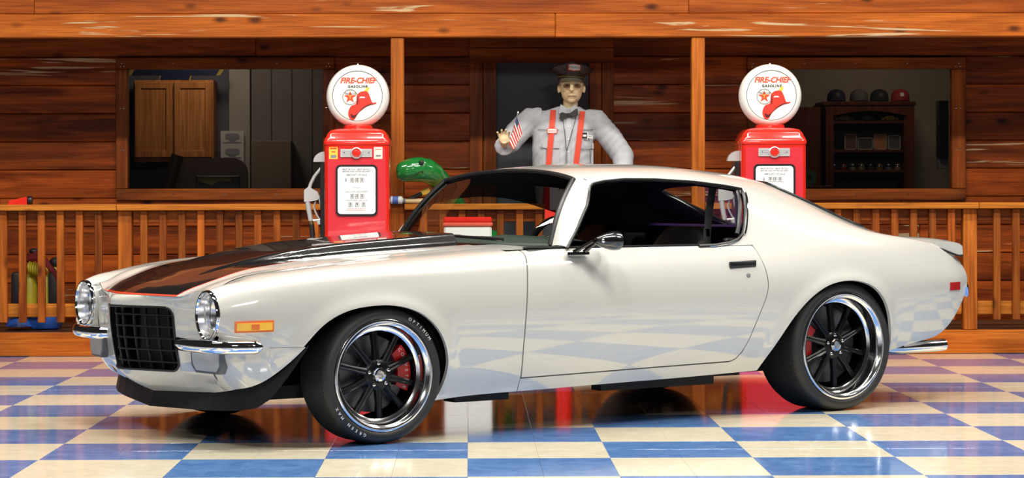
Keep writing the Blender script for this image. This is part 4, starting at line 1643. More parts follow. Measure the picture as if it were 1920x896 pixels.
# --- wheels
def wheel(cx, cz, side, R_t, R_r, wid, dish, front):
    """local axis: +Z outward from the car side; origin on the lip plane"""
    if side < 0:
        M = Matrix.Translation((cx, -YL, cz)) @ Matrix.Rotation(pi / 2, 4, 'X')     # local z -> -y ; local y -> z
    else:
        M = Matrix.Translation((cx, YL, cz)) @ Matrix.Rotation(pi, 4, 'Z') @ Matrix.Rotation(pi / 2, 4, 'X')
    r = R_r
    rim = [(r * 0.955, -0.012), (r + 0.002, -0.010), (r + 0.004, 0.0), (r - 0.002, 0.003), (r - 0.010, 0.001), (r - 0.012, -0.004), (r - 0.022, -0.008), (r - 0.026, -0.014),
           (r - 0.030, -0.030), (r - 0.034, -dish + 0.004), (r - 0.044, -dish), (r - 0.050, -dish - 0.004)]
    w = MB().lathe(rim, 80, M).build('wheel', M_POLISH, car, sharp=50)
    inner = [(r - 0.050, -dish - 0.004), (r - 0.046, -dish - 0.06), (r - 0.05, -wid)]
    MB().lathe(inner, 60, M).build('rim_barrel', M_SPOKE, w)
    # tyre
    d = R_t - r
    prof = [(r - 0.004, -0.012), (r + 0.006, -0.003), (r + d * 0.30, 0.006), (r + d * 0.62, 0.003), (R_t - 0.012, -0.010), (R_t - 0.004, -0.022), (R_t, -0.040), (R_t + 0.0, -wid * 0.5), (R_t, -wid + 0.03), (R_t - 0.012, -wid), (r, -wid + 0.005)]
    ty = MB().lathe(prof, 96, M).build('tire', M_RUBBER, w, sharp=60)
    # tread sipes
    mb = MB()
    for k in range(96):
        a = 2 * pi * k / 96
        for z0, z1 in ((-0.020, -0.062), (-0.075, -0.125)):
            a2 = a + 0.03
            mb.add([M @ Vector((rr * cos(b), rr * sin(b), z)) for rr, b, z in
                    ((R_t - (0.004 if z0 > -.03 else 0) + 0.0012, a, z0), (R_t + 0.0012, a2, z1), (R_t + 0.0012, a2 + 0.012, z1), (R_t - (0.004 if z0 > -.03 else 0) + 0.0012, a + 0.012, z0))], [(0, 1, 2, 3)])
    mb.build('tread_groove', M_UNDER, ty, smooth=False)['kind'] = 'stuff'
    # hub and ten spokes
    hz = -dish - 0.002
    MB().lathe([(0.072, hz - 0.05), (0.070, hz - 0.004), (0.060, hz + 0.004), (0.036, hz + 0.006), (0.036, hz + 0.001)], 40, M).build('hub', M_SPOKE, w)
    for k in range(10):
        a = radians(94 + 36 * k)
        r0, r1 = 0.048, r - 0.046
        zo = hz
        vv = []
        for rr, hw, zt, th in ((r0, 0.017, zo + 0.002, 0.03), ((r0 + r1) / 2, 0.0125, zo - 0.004, 0.026), (r1, 0.014, zo - 0.010, 0.03)):
            for q, dz in ((-hw, -th), (-hw, -0.004), (-hw * 0.55, 0), (-hw * 0.25, -0.003), (hw * 0.25, -0.003), (hw * 0.55, 0), (hw, -0.004), (hw, -th)):
                vv.append(M @ Vector((rr * cos(a) - q * sin(a), rr * sin(a) + q * cos(a), zt + dz)))
        ff = [(i * 8 + j, i * 8 + j + 1, (i + 1) * 8 + j + 1, (i + 1) * 8 + j) for i in range(2) for j in range(7)]
        mb = MB()
        mb.add(vv, ff)
        mb.build('spoke', M_SPOKE, w, sharp=25)
    cap = MB().lathe([(0.034, hz), (0.034, hz + 0.012), (0.030, hz + 0.018), (0.020, hz + 0.019), (0, hz + 0.019)], 10, M).build('centre_cap', M_CHROME, w, smooth=False)
    text('cap_emblem', 'S', 0.052, M @ Matrix.Translation((0, 0, hz + 0.0197)) @ Matrix.Rotation(0.5, 4, 'Z'), M_GREYFR, w, ext=0.0004, bold=0.0015)
    for k in range(5):
        a = radians(22 + 72 * k)
        MB().lathe([(0.009, hz), (0.009, hz + 0.010), (0.006, hz + 0.014), (0, hz + 0.015)], 10, M @ Matrix.Translation((0.052 * cos(a), 0.052 * sin(a), 0))).build('lug_nut', M_CHROME, w)
    # brake
    zr = hz - 0.075
    MB().lathe([(0.0, zr - 0.01), (0.065, zr + 0.012), (0.075, zr + 0.012), (0.078, zr), (r - 0.075, zr), (r - 0.075, zr - 0.03), (0, zr - 0.03)], 60, M).build('brake_rotor', M_ROTOR, w)
    ca = 8 if front else 175
    aa = [radians(ca + t) for t in np.linspace(-34, 34, 12)]
    ri, ro = r - 0.125, r - 0.058
    if not front:
        ri, ro = r - 0.15, r - 0.07
    pts = [(ro * cos(t), ro * sin(t)) for t in aa] + [(ri * cos(t), ri * sin(t)) for t in reversed(aa)]
    MB().prism(pts, zr - 0.05, zr + 0.035, lambda a, b, d_: M @ Vector((a, b, d_))).build('brake_caliper', M_CALIPER, w, smooth=False)
    if front and side < 0:
        arc_text('caliper_lettering', 'CORVETTE', 0.022, (ri + ro) / 2 + 0.012, radians(ca + 30), M @ Matrix.Translation((0, 0, zr + 0.036)), M_WHITE, w, radians(-8.6))
    if front and side < 0:
        rt = r + d * 0.52
        T = M @ Matrix.Translation((0, 0, 0.0058))
        arc_text('tire_lettering', 'OPTIMUM', 0.021, rt, radians(62), T, M_WHITE, w, radians(-4.6))
        arc_text('tire_lettering', 'GREEN', 0.020, rt, radians(248), T, M_WHITE, w, radians(-4.8))
        arc_text('tire_lettering', 'MAX', 0.020, rt, radians(248 - 4.8 * 6), T, M_WHITE, w, radians(-4.8))
    return w


for side in (-1, 1):
    wheel(0.0, 0.311, side, 0.311, 0.250, 0.245, 0.052, True)
    wheel(WB, 0.3365, side, 0.3365, 0.273, 0.30, 0.072, False)
# ================================================================== THINGS
FRONT = Matrix.Rotation(pi / 2, 4, 'X')          # text plane XY -> XZ facing the camera (-Y)


def at(x, y, z):
    return Matrix.Translation((x, y, z)) @ FRONT


def rrect(w, h, r, n=6):
    pts = []
    for cx, cz, a0 in ((w / 2 - r, h / 2 - r, 0), (-w / 2 + r, h / 2 - r, 90), (-w / 2 + r, -h / 2 + r, 180), (w / 2 - r, -h / 2 + r, 270)):
        for k in range(n + 1):
            a = radians(a0 + 90 * k / n)
            pts.append((cx + r * cos(a), cz + r * sin(a)))
    return pts


def flat(name, pts, y, th, mat, parent, cx=0, cz=0, smooth=False):
    return MB().prism(pts, 0, th, lambda a, b, d: (cx + a, y - d, cz + b)).build(name, mat, parent, smooth=smooth)


# ---- gasoline pumps
def pump(X, Yf, lab, stickers):
    p = empty('gas_pump', (X, Yf + 0.2, 0))
    tag(p, lab, 'gas pump', 'gas pumps in front of the porch railing')
    w, dp = 0.212, 0.20
    yf = -dp

    def sect(hw, hd, z, r=0.035):
        return [(a, b, z) for a, b in rrect(hw * 2, hd * 2, r, 4)]

    def loft(rows, name, mat, par):
        vv = [q for r in rows for q in r]
        n = len(rows[0])
        ff = [(i * n + k, i * n + (k + 1) % n, (i + 1) * n + (k + 1) % n, (i + 1) * n + k) for i in range(len(rows) - 1) for k in range(n)]
        ff += [tuple(reversed(range(n))), tuple(range((len(rows) - 1) * n, len(rows) * n))]
        mb = MB()
        mb.add(vv, ff)
        return mb.build(name, mat, par, sharp=30)
    loft([sect(w + 0.015, dp + 0.015, 0.0), sect(w + 0.015, dp + 0.015, 0.10), sect(w, dp, 0.115), sect(w, dp, 1.445)], 'body', M_PRED, p)
    loft([sect(w + 0.004, dp + 0.004, 1.446), sect(w + 0.006, dp + 0.006, 1.462), sect(w + 0.002, dp + 0.002, 1.474), sect(w - 0.004, dp - 0.004, 1.490), sect(w - 0.010, dp - 0.01, 1.498), sect(w - 0.016, dp - 0.016, 1.516),
          sect(w - 0.022, dp - 0.02, 1.524), sect(w - 0.036, dp - 0.036, 1.542), sect(w - 0.075, dp - 0.07, 1.553)], 'top_cap', M_PRED, p)
    MB().lathe([(0.115, 1.545), (0.098, 1.556), (0.096, 1.572), (0.088, 1.578), (0, 1.578)], 40).build('globe_collar', M_PRED, p)
    # recessed front panel
    flat('front_panel', rrect(0.375, 1.30, 0.012), yf - 0.0008, 0.004, M_PRED2, p, 0, 0.775)
    # globe: thick lens ring with two faces
    GZ, GR = 1.770, 0.2085
    Mg = Matrix.Translation((0, 0, GZ)) @ Matrix.Rotation(pi / 2, 4, 'X')
    g = MB().lathe([(0, -0.075), (0.165, -0.075), (0.17, -0.074), (0.185, -0.066), (0.200, -0.045), (GR, -0.012), (GR, 0.012), (0.200, 0.045), (0.186, 0.066), (0.171, 0.074), (0.166, 0.0745), (0.164, 0.072), (0, 0.072)], 72, Mg).build('globe', M_GLOBE, p, sharp=50)
    MB().ell((0, -0.0, GZ + GR + 0.002), (0.006, 0.006, 0.006), 8, 6).build('globe_finial', M_GLOBE, g)
    yt = -0.0735
    MB().lathe([(0.1625, 0.0735), (0.1655, 0.0755), (0.1655, 0.0735)], 72, Mg).build('ring_line', M_INK, g)
    text('lettering', 'FIRE-CHIEF', 0.050, at(0.004, yt, GZ + 0.100), M_REDINK, g, shear=0.25, bold=0.0015, spacing=0.98)
    text('lettering', 'GASOLINE', 0.0235, at(0.002, yt, GZ + 0.061), M_INK, g, bold=0.0006, spacing=1.25)
    MB().lathe([(0.0478, 0.0), (0.0478, 0.0015), (0.0500, 0.0015), (0.0500, 0.0)], 40, at(-0.048, yt, GZ - 0.008)).build('emblem_ring', M_INK, g)
    star = []
    for k in range(10):
        a = pi / 2 + k * pi / 5
        r = 0.042 if k % 2 == 0 else 0.0165
        star.append((r * cos(a), r * sin(a)))
    flat('emblem_star', star, yt, 0.0012, M_REDINK, g, -0.048, GZ - 0.009)
    text('lettering', 'T', 0.03, at(-0.048, yt - 0.0016, GZ - 0.009), M_YELLOW, g, bold=0.0006)
    text('lettering', 'TEXACO', 0.0185, at(-0.046, yt - 0.0018, GZ + 0.014), M_INK, g, spacing=1.08)
    hat = resamp([(0.118, -0.046), (0.105, -0.052), (0.078, -0.058), (0.045, -0.075), (0.014, -0.100), (-0.008, -0.130), (-0.020, -0.149), (-0.034, -0.152), (-0.050, -0.138), (-0.057, -0.110), (-0.050, -0.082),
                  (-0.035, -0.062), (-0.012, -0.052), (-0.006, -0.030), (-0.004, 0.0), (0.010, 0.020), (0.034, 0.029), (0.060, 0.025), (0.072, 0.006), (0.085, -0.030), (0.098, -0.046), (0.112, -0.040), (0.118, -0.046)], 70)[:-1]
    hat = [(a * 1.07, b_ * 1.04) for a, b_ in hat]
    flat('hat_print', hat, yt, 0.0014, M_HATRED, g, 0, GZ)
    flat('hat_print', resamp([(0.112, -0.051), (0.078, -0.062), (0.045, -0.079), (0.014, -0.104), (-0.006, -0.130), (-0.018, -0.147), (-0.034, -0.147), (-0.045, -0.130), (-0.043, -0.116), (-0.030, -0.126), (-0.010, -0.122), (0.016, -0.096), (0.045, -0.071), (0.078, -0.055), (0.112, -0.049)], 50), yt - 0.0014, 0.0006, M_HATDARK, g, 0, GZ)
    flat('hat_print', [(-0.006, -0.056), (0.0, -0.030), (0.002, 0.0), (0.004, 0.0), (0.006, -0.035), (0.002, -0.060)], yt - 0.0014, 0.0006, M_HATDARK, g, 0, GZ)
    flat('hat_print', [(0.040, 0.029), (0.052, 0.032), (0.070, 0.026), (0.080, 0.056), (0.066, 0.058)], yt, 0.0016, M_YELLOW, g, 0, GZ)
    flat('hat_print', [(0.014, -0.010), (0.024, -0.004), (0.046, -0.006), (0.050, -0.014), (0.024, -0.013), (0.017, -0.017)], yt - 0.0014, 0.0006, M_PWHITE, g, 0, GZ)
    flat('hat_print', [(0.074, 0.022), (0.082, 0.030), (0.098, -0.020), (0.106, -0.042), (0.097, -0.044), (0.088, -0.018)], yt, 0.0012, M_PWHITE, g, 0, GZ)
    # badge bar
    flat('badge_bar', rrect(0.205, 0.052, 0.004), yf - 0.004, 0.008, M_ALU, p, -0.002, 1.392)
    for dz in (-0.012, 0.0, 0.012):
        flat('badge_groove', rrect(0.19, 0.0022, 0.001), yf - 0.012, 0.0006, M_GREYINK, p, -0.002, 1.392 + dz)
    Mb = at(0.0, yf - 0.008, 1.392)
    MB().lathe([(0.037, 0), (0.037, 0.010), (0.031, 0.014), (0.029, 0.008), (0, 0.008)], 40, Mb).build('badge', M_ALU, p)
    MB().lathe([(0.0285, 0.0082), (0.02, 0.016), (0, 0.018)], 30, Mb).build('badge_lens', M_PRED, p)
    for dx in (-0.08, 0.08):
        MB().ell((dx, yf - 0.012, 1.394), (0.004, 0.002, 0.004), 8, 5).build('screw', M_INK, p)
    # dial
    flat('dial_bezel', rrect(0.272, 0.334, 0.030, 8), yf - 0.004, 0.008, M_BLKTRIM, p, 0.0, 1.148)
    df = flat('dial_face', rrect(0.246, 0.308, 0.022, 8), yf - 0.0122, 0.002, M_PWHITE, p, 0.0, 1.148)
    yt2 = yf - 0.0145
    for t, sz, z, m, b in (('MUST BE FULL   MUST BE FULL', 0.0135, 1.285, M_GREYINK, 0.0003), ('BEFORE AND AFTER DELIVERY', 0.0135, 1.271, M_GREYINK, 0.0003), ('AMOUNT OF SALE', 0.0165, 1.249, M_GREYINK, 0.0003),
                           ('GALLONS DELIVERED', 0.0155, 1.140, M_GREYINK, 0), ('CENTS PER GALLON', 0.0155, 1.082, M_GREYINK, 0), ('THIS SALE', 0.010, 1.166, M_GREYINK, 0),
                           ('CONTAINS LEAD TETRAETHYL', 0.009, 1.028, M_REDINK, 0), ('FOR USE AS MOTOR FUEL ONLY', 0.009, 1.017, M_REDINK, 0)):
        text('lettering', t, sz, at(0.0, yt2, z), m, df, bold=b, ext=0.0003)
    text('lettering', '$', 0.028, at(-0.070, yt2, 1.216), M_GREYINK, df, bold=0.0004, ext=0.0003)
    for z, xs_ in ((1.216, (-0.028, 0.004, 0.036)), (1.110, (-0.028, 0.004, 0.036)), (1.056, (-0.04, 0.003, 0.046))):
        for k, xx in enumerate(xs_):
            MB().tube([(xx + a, yt2 - 0.0005, z + b) for a, b in [(-.011, -.0125), (.011, -.0125), (.011, .0125), (-.011, .0125), (-.011, -.0125)]], 0.0012, 4, cap=False).build('digit_window', M_INK, df, smooth=False)
            text('digit', '9' if (z < 1.06 and k == 1) else '0', 0.024, at(xx, yt2, z), M_INK, df, bold=0.0006, ext=0.0003)
    if stickers:
        flat('sticker', rrect(0.056, 0.078, 0.003), yf - 0.004, 0.0015, M_YELLOW, p, -0.151, 1.392)
        flat('sticker_print', rrect(0.044, 0.010, 0.001), yf - 0.0056, 0.0005, M_REDINK, p, -0.151, 1.422)
        flat('sticker_print', rrect(0.036, 0.020, 0.006), yf - 0.0056, 0.0005, M_GREYINK, p, -0.150, 1.370)
        flat('sticker_print', rrect(0.026, 0.008, 0.003), yf - 0.0056, 0.0005, M_REDINK, p, -0.150, 1.400)
        flat('sticker', rrect(0.056, 0.078, 0.003), yf - 0.004, 0.0015, M_CREAMST, p, 0.141, 1.392)
        flat('sticker_print', rrect(0.034, 0.012, 0.005), yf - 0.0056, 0.0005, M_GREYINK, p, 0.142, 1.374)
        flat('sticker_print', rrect(0.042, 0.004, 0.001), yf - 0.0056, 0.0005, M_REDINK, p, 0.141, 1.415)
    # nozzle side: black back strip, hood, nozzle and hose
    MB().box(-0.245, -0.212, -0.10, 0.12, 0.25, 1.33, 0.004).build('side_plate', M_BLKTRIM, p)
    hood_p = [(0, 0.0), (-0.062, 0.0)] + [(-0.062 + 0.062 * (1 - cos(a)) * 1.0, 0.068 * sin(a)) for a in np.linspace(0.15, pi / 2, 7)]
    hk = MB().prism(hood_p, -0.02, 0.05, lambda a, b, d: (-0.213 + a * 1.25, -0.06 + d, 1.337 + b))
    hk.build('nozzle_hood', M_ALU, p, sharp=25)
    MB().box(-0.235, -0.209, -0.06, 0.03, 1.26, 1.36, 0.008).build('hood_bracket', M_ALU, p)
    ny = -0.06
    noz = MB().tube([(-0.218, ny, 1.318), (-0.245, ny, 1.290), (-0.285, ny, 1.240), (-0.308, ny, 1.195), (-0.318, ny, 1.160)], [0.010, 0.011, 0.0115, 0.012, 0.013], 12).build('nozzle', M_ALU, p)
    body = [(-0.330, 1.160), (-0.306, 1.168), (-0.262, 1.135), (-0.232, 1.065), (-0.224, 1.010), (-0.236, 1.005), (-0.246, 1.040), (-0.262, 1.082), (-0.300, 1.086), (-0.345, 1.075), (-0.350, 1.148)]
    MB().prism([(-0.352, 1.075), (-0.300, 1.078), (-0.266, 1.085), (-0.250, 1.100), (-0.262, 1.140), (-0.300, 1.160), (-0.318, 1.178), (-0.334, 1.165), (-0.352, 1.150)], -0.02, 0.02, lambda a, b, d: (a, ny + d, b)).build('nozzle_body', M_ALU, noz, sharp=25)
    MB().tube([(-0.258, ny, 1.115), (-0.244, ny, 1.07), (-0.232, ny, 1.005), (-0.222, ny, 0.965), (-0.250, ny, 0.955), (-0.306, ny, 0.950)], [0.012, 0.010, 0.009, 0.009, 0.008, 0.008], 8).build('trigger_guard', M_ALU, noz)
    MB().tube([(-0.276, ny, 1.078), (-0.290, ny, 1.045), (-0.280, ny, 1.010), (-0.262, ny, 0.975), (-0.242, ny, 0.950)], 0.006, 8).build('trigger', M_ALU, noz)
    MB().tube([(-0.330, ny, 1.080), (-0.322, ny, 1.02), (-0.308, ny, 0.945)], [0.019, 0.017, 0.015], 14).build('handle', M_ALU, noz)
    MB().tube([(-0.309, ny, 0.950), (-0.304, ny, 0.925)], 0.016, 12).build('hose_fitting', M_BRASS, noz)
    MB().tube([(-0.304, ny, 0.926), (-0.298, ny, 0.86), (-0.300, ny, 0.72), (-0.315, ny, 0.50), (-0.32, ny, 0.30), (-0.30, ny, 0.14), (-0.26, ny, 0.10), (-0.222, ny, 0.14)], 0.0165, 12).build('hose', M_HOSE, noz)
    MB().prism([(-0.212, 0.93), (-0.262, 0.925), (-0.268, 0.945), (-0.24, 0.965), (-0.212, 0.975)], -0.02, 0.02, lambda a, b, d: (a, ny + d, b)).build('nozzle_rest', M_ALU, p, sharp=25)
    return p


pump(-0.736, 14.5, 'red gas pump with yellow sticker beside its badge, next to the green dinosaur', True)
pump(1.992, 14.5, 'red gas pump without stickers, in front of the bookcase window', False)

# ---- green dinosaur statue behind the railing
dn = MB()
DY = 15.98
hd = [(-0.508, 15.335, 1.278, .015), (-0.502, 15.335, 1.278, .046), (-0.482, 15.338, 1.278, .064), (-0.447, 15.343, 1.281, .076), (-0.400, 15.352, 1.290, .084), (-0.348, 15.37, 1.294, .088), (-0.296, 15.40, 1.286, .086), (-0.252, 15.445, 1.260, .080),
      (-0.215, 15.51, 1.222, .076), (-0.180, 15.59, 1.180, .075), (-0.150, 15.67, 1.130, .078), (-0.125, 15.735, 1.06, .085), (-0.09, 15.80, 0.96, .10), (-0.03, 15.88, 0.84, .13), (0.06, 15.95, 0.73, .165), (0.18, 15.98, 0.69, .17), (0.28, 15.98, 0.66, .13), (0.36, 15.98, 0.60, .055), (0.40, 15.98, 0.55, .015)]
dn.tube([(x, y, z) for x, y, z, a in hd], [a for x, y, z, a in hd], 20, up=(0, 1, 0))
dn.ell((-0.325, 15.375, 1.338), (0.058, 0.080, 0.038), 14, 8)
dn.ell((-0.455, 15.342, 1.238), (0.045, 0.052, 0.030), 14, 8)
for x, y in ((0.05, -0.11), (0.05, 0.11), (0.24, -0.11), (0.24, 0.11)):
    dn.tube([(x, DY + y, 0.70), (x, DY + y, 0.45), (x - 0.01, DY + y, 0.25), (x - 0.02, DY + y, DECK)], [0.075, 0.065, 0.055, 0.065], 14)
dme = remesh(dn, 0.012, 3)
dino = empty('dinosaur_statue', (0.2, DY, DECK))
tag(dino, 'glossy green long-necked dinosaur statue peering over the porch rail', 'statue')
off = Matrix.Translation((-0.2, -DY, -DECK))
dme.transform(off)
from_mesh('body', dme, M_DINO, dino)
dl = lambda p: off @ Vector(p)
M_DARKG = plain('dark_green_line', (0.004, 0.05, 0.012), 0.3)
MB().tube([dl(p) for p in [(-0.494, 15.289, 1.246), (-0.462, 15.272, 1.234), (-0.425, 15.268, 1.238), (-0.385, 15.270, 1.252), (-0.350, 15.278, 1.270), (-0.325, 15.288, 1.282), (-0.320, 15.292, 1.266)]], 0.005, 6).build('mouth', M_DARKG, dino)
MB().ell(dl((-0.330, 15.286, 1.340)), (0.019, 0.010, 0.019), 12, 8).build('eyelid', M_DARKG, dino)
MB().ell(dl((-0.330, 15.278, 1.340)), (0.012, 0.008, 0.013), 12, 8).build('eye', M_INK, dino)
MB().ell(dl((-0.494, 15.285, 1.284)), (0.005, 0.004, 0.005), 8, 6).build('nostril', M_INK, dino)

# ---- attendant mannequin
man = empty('mannequin', (0.68, 16.05, DECK))
tag(man, 'life-size station attendant mannequin with black cap, grey shirt, red suspenders and raised hand', 'mannequin')
mo_ = Matrix.Translation((-0.68, -16.05, -DECK))


def ml(p):
    return mo_ @ Vector(p)


def mh(p):
    return mo_ @ (HS @ Vector(p))


HX, HY, HZ = 0.735, 15.985, 1.880
HS = Matrix.Translation((HX, HY, HZ - 0.105)) @ Matrix.Diagonal((1.20, 1.12, 1.03, 1)) @ Matrix.Translation((-HX, -HY, -HZ + 0.105))
# arm joints
A_sh, A_el, A_wr = (0.465, 16.04, 1.665), (0.285, 15.99, 1.490), (0.247, 15.765, 1.475)
B_sh, B_el, B_wr = (0.905, 16.05, 1.650), (1.110, 16.03, 1.385), (1.080, 15.79, 1.21)
bd = MB()
bd.ell((HX, HY, HZ + 0.02), (0.074, 0.092, 0.100), 20, 14)
bd.ell((HX, HY - 0.012, HZ - 0.035), (0.062, 0.074, 0.075), 18, 12)
bd.ell((HX - 0.002, HY - 0.060, HZ - 0.088), (0.026, 0.022, 0.020), 12, 8)      # chin
bd.tube([(HX - 0.002, HY - 0.086, HZ + 0.028), (HX - 0.003, HY - 0.103, HZ - 0.004), (HX - 0.003, HY - 0.110, HZ - 0.018), (HX - 0.003, HY - 0.092, HZ - 0.028)], [0.009, 0.012, 0.016, 0.010], 10)   # nose
bd.tube([(HX - 0.05, HY - 0.074, HZ + 0.034), (HX, HY - 0.092, HZ + 0.038), (HX + 0.05, HY - 0.074, HZ + 0.034)], [0.010, 0.012, 0.010], 8)    # brow
for s in (-1, 1):
    bd.ell((HX + s * 0.036, HY - 0.066, HZ - 0.012), (0.018, 0.016, 0.018), 10, 8)                       # cheek
    bd.ell((HX + s * 0.076, HY + 0.005, HZ - 0.005), (0.010, 0.020, 0.032), 10, 8)                       # ear
bd.tube([(HX - 0.022, HY - 0.080, HZ - 0.056), (HX, HY - 0.089, HZ - 0.053), (HX + 0.022, HY - 0.080, HZ - 0.056)], [0.004, 0.006, 0.004], 8)
bd.tube([(HX - 0.020, HY - 0.078, HZ - 0.068), (HX, HY - 0.085, HZ - 0.067), (HX + 0.020, HY - 0.078, HZ - 0.068)], [0.004, 0.006, 0.004], 8)
bd.v = [tuple(HS @ Vector(p)) for p in bd.v]
bd.tube([(HX - 0.003, HY + 0.018, HZ - 0.05), (HX - 0.008, HY + 0.03, 1.74), (0.705, 16.03, 1.66)], [0.052, 0.054, 0.085], 18)   # neck
bd.tube([(0.69, 16.04, 1.66), (0.68, 16.04, 1.45), (0.68, 16.05, 1.15), (0.68, 16.05, 0.98)], [0.10, 0.12, 0.12, 0.12], 16)
bd.tube([A_sh, (0.69, 16.04, 1.66), B_sh], 0.06, 12)
bd.tube([A_sh, A_el, A_wr], [0.050, 0.040, 0.028], 12)
bd.tube([B_sh, B_el, B_wr], [0.050, 0.040, 0.028], 12)
# raised hand: palm to the camera, five bent fingers
px, py, pz = 0.247, 15.745, 1.506
bd.tube([A_wr, (px, py - 0.005, pz - 0.005)], [0.026, 0.030], 12)
bd.ell((px, py, pz), (0.042, 0.022, 0.036), 14, 10)
for dx, dz, ln, sp_ in ((-0.036, 0.018, 0.85, -0.35), (-0.015, 0.028, 1.0, -0.12), (0.007, 0.030, 1.0, 0.08), (0.028, 0.022, 0.9, 0.25)):
    b0 = (px + dx * 0.9, py, pz + dz * 0.8)
    b1 = (px + dx + sp_ * 0.02, py - 0.010, pz + dz + 0.026 * ln)
    b2 = (b1[0] + sp_ * 0.014, py - 0.034 * ln, b1[2] + 0.014 * ln)
    b3 = (b2[0] + sp_ * 0.006, py - 0.052 * ln, b2[2] - 0.004)
    bd.tube([b0, b1, b2, b3], [0.0095, 0.009, 0.0082, 0.0066], 10)
bd.tube([(px + 0.028, py - 0.005, pz - 0.018), (px + 0.052, py - 0.020, pz + 0.000), (px + 0.058, py - 0.036, pz + 0.022)], [0.012, 0.010, 0.008], 10)
# other hand resting on the rail
qx, qy, qz = 1.072, 15.66, 1.10
bd.tube([B_wr, (qx, 15.70, 1.13)], [0.027, 0.028], 12)
bd.ell((qx, qy, qz), (0.040, 0.045, 0.022), 14, 10)
for k, dx in enumerate((-0.032, -0.011, 0.010, 0.031)):
    bd.tube([(qx + dx, qy - 0.03, qz), (qx + dx * 1.15, qy - 0.065, qz - 0.002), (qx + dx * 1.2, qy - 0.09 - 0.008 * (k in (1, 2)), qz - 0.022)], [0.0095, 0.0088, 0.007], 10)
bd.tube([(qx - 0.035, qy - 0.005, qz), (qx - 0.058, qy - 0.03, qz - 0.006), (qx - 0.055, qy - 0.052, qz - 0.014)], [0.011, 0.0095, 0.008], 10)
for s in (-1, 1):
    bd.tube([(0.68 + s * 0.07, 16.05, 1.0), (0.68 + s * 0.10, 16.05, 0.62), (0.68 + s * 0.11, 16.05, 0.24)], [0.08, 0.06, 0.045], 12)
    bd.tube([(0.68 + s * 0.11, 16.08, 0.215), (0.68 + s * 0.115, 15.93, 0.20)], [0.045, 0.040], 12)
bme = remesh(bd, 0.0055, 1)
bme.transform(mo_)
from_mesh('body', bme, M_SKIN, man)
# shirt
sh = MB()


def ring_loft(mb, rows, n=24, pw=0.8):
    vv, ff = [], []
    for cx, cy, cz, rx, ry in rows:
        for k in range(n):
            a = 2 * pi * k / n
            c, s = cos(a), sin(a)
            vv.append((cx + rx * math.copysign(abs(c) ** pw, c), cy + ry * math.copysign(abs(s) ** pw, s), cz))
    for i in range(len(rows) - 1):
        for k in range(n):
            ff.append((i * n + k, i * n + (k + 1) % n, (i + 1) * n + (k + 1) % n, (i + 1) * n + k))
    ff += [tuple(reversed(range(n))), tuple(range((len(rows) - 1) * n, len(rows) * n))]
    mb.add(vv, ff)


ring_loft(sh, [(0.675, 16.05, 1.02, .185, .135), (0.672, 16.05, 1.15, .205, .145), (0.668, 16.05, 1.30, .215, .150), (0.672, 16.05, 1.45, .220, .152), (0.680, 16.05, 1.58, .222, .145), (0.688, 16.05, 1.665, .212, .120), (0.695, 16.05, 1.715, .165, .095), (0.712, 16.04, 1.748, .085, .075)])
sh.tube([(0.52, 16.04, 1.655), (0.44, 16.04, 1.655), (0.365, 16.02, 1.585), (0.285, 15.985, 1.490), (0.255, 15.90, 1.465), (0.247, 15.815, 1.462)], [0.092, 0.092, 0.090, 0.084, 0.072, 0.070], 16)
sh.tube([(0.85, 16.05, 1.645), (0.920, 16.05, 1.640), (1.02, 16.045, 1.52), (1.110, 16.03, 1.385), (1.105, 15.93, 1.29), (1.085, 15.82, 1.225)], [0.092, 0.092, 0.088, 0.082, 0.068, 0.052], 16)
sme = remesh(sh, 0.010, 4)
# soft folds in the cloth
co = np.zeros(len(sme.vertices) * 3)
sme.vertices.foreach_get('co', co)
co = co.reshape(-1, 3)
nn = np.zeros(len(sme.vertices) * 3)
sme.vertices.foreach_get('normal', nn)
nn = nn.reshape(-1, 3)
fold = 0.0022 * np.sin(co[:, 0] * 46 + co[:, 2] * 34) * np.sin(co[:, 2] * 18 + 1.0) + 0.0018 * np.sin(co[:, 2] * 95 - co[:, 0] * 60 + 2.5 * np.sin(co[:, 0] * 21) + co[:, 1] * 25)
arm = (np.abs(co[:, 0] - 0.68) > 0.20)
co += nn * (fold * np.where(arm, 0.7, 0.8))[:, None]
sme.vertices.foreach_set('co', co.ravel())
sme.transform(mo_)
shirt = from_mesh('shirt', sme, M_SHIRT, man)


def chest_y(x, z):
    """front of the torso at x,z (world)"""
    rows = [(1.02, .675, .185, .135), (1.15, .672, .205, .145), (1.30, .668, .215, .150), (1.45, .672, .220, .152), (1.58, .680, .222, .145), (1.665, .688, .212, .120), (1.715, .695, .165, .095), (1.748, .712, .085, .075)]
    zz = [r[0] for r in rows]
    cx, rx, ry = (float(np.interp(z, zz, [r[i] for r in rows])) for i in (1, 2, 3))
    u = min(0.98, abs((x - cx) / rx))
    return 16.05 - ry * (1 - u ** 2.5) ** 0.4


def on_chest(pts, w, name, mat, par, lift=0.006, th=0.004):
    """a strap following the chest"""
    vv, ff = [], []
    for (x, z) in pts:
        for dx in (-w / 2, w / 2):
            yy = chest_y(x + dx, z)
            vv += [ml((x + dx, yy - lift - th, z)), ml((x + dx, yy + 0.004, z))]
    for i in range(len(pts) - 1):
        a = i * 4
        ff += [(a, a + 2, a + 6, a + 4), (a, a + 4, a + 5, a + 1), (a + 2, a + 3, a + 7, a + 6)]
    mb = MB()
    mb.add(vv, ff)
    return mb.build(name, mat, par, sharp=50)


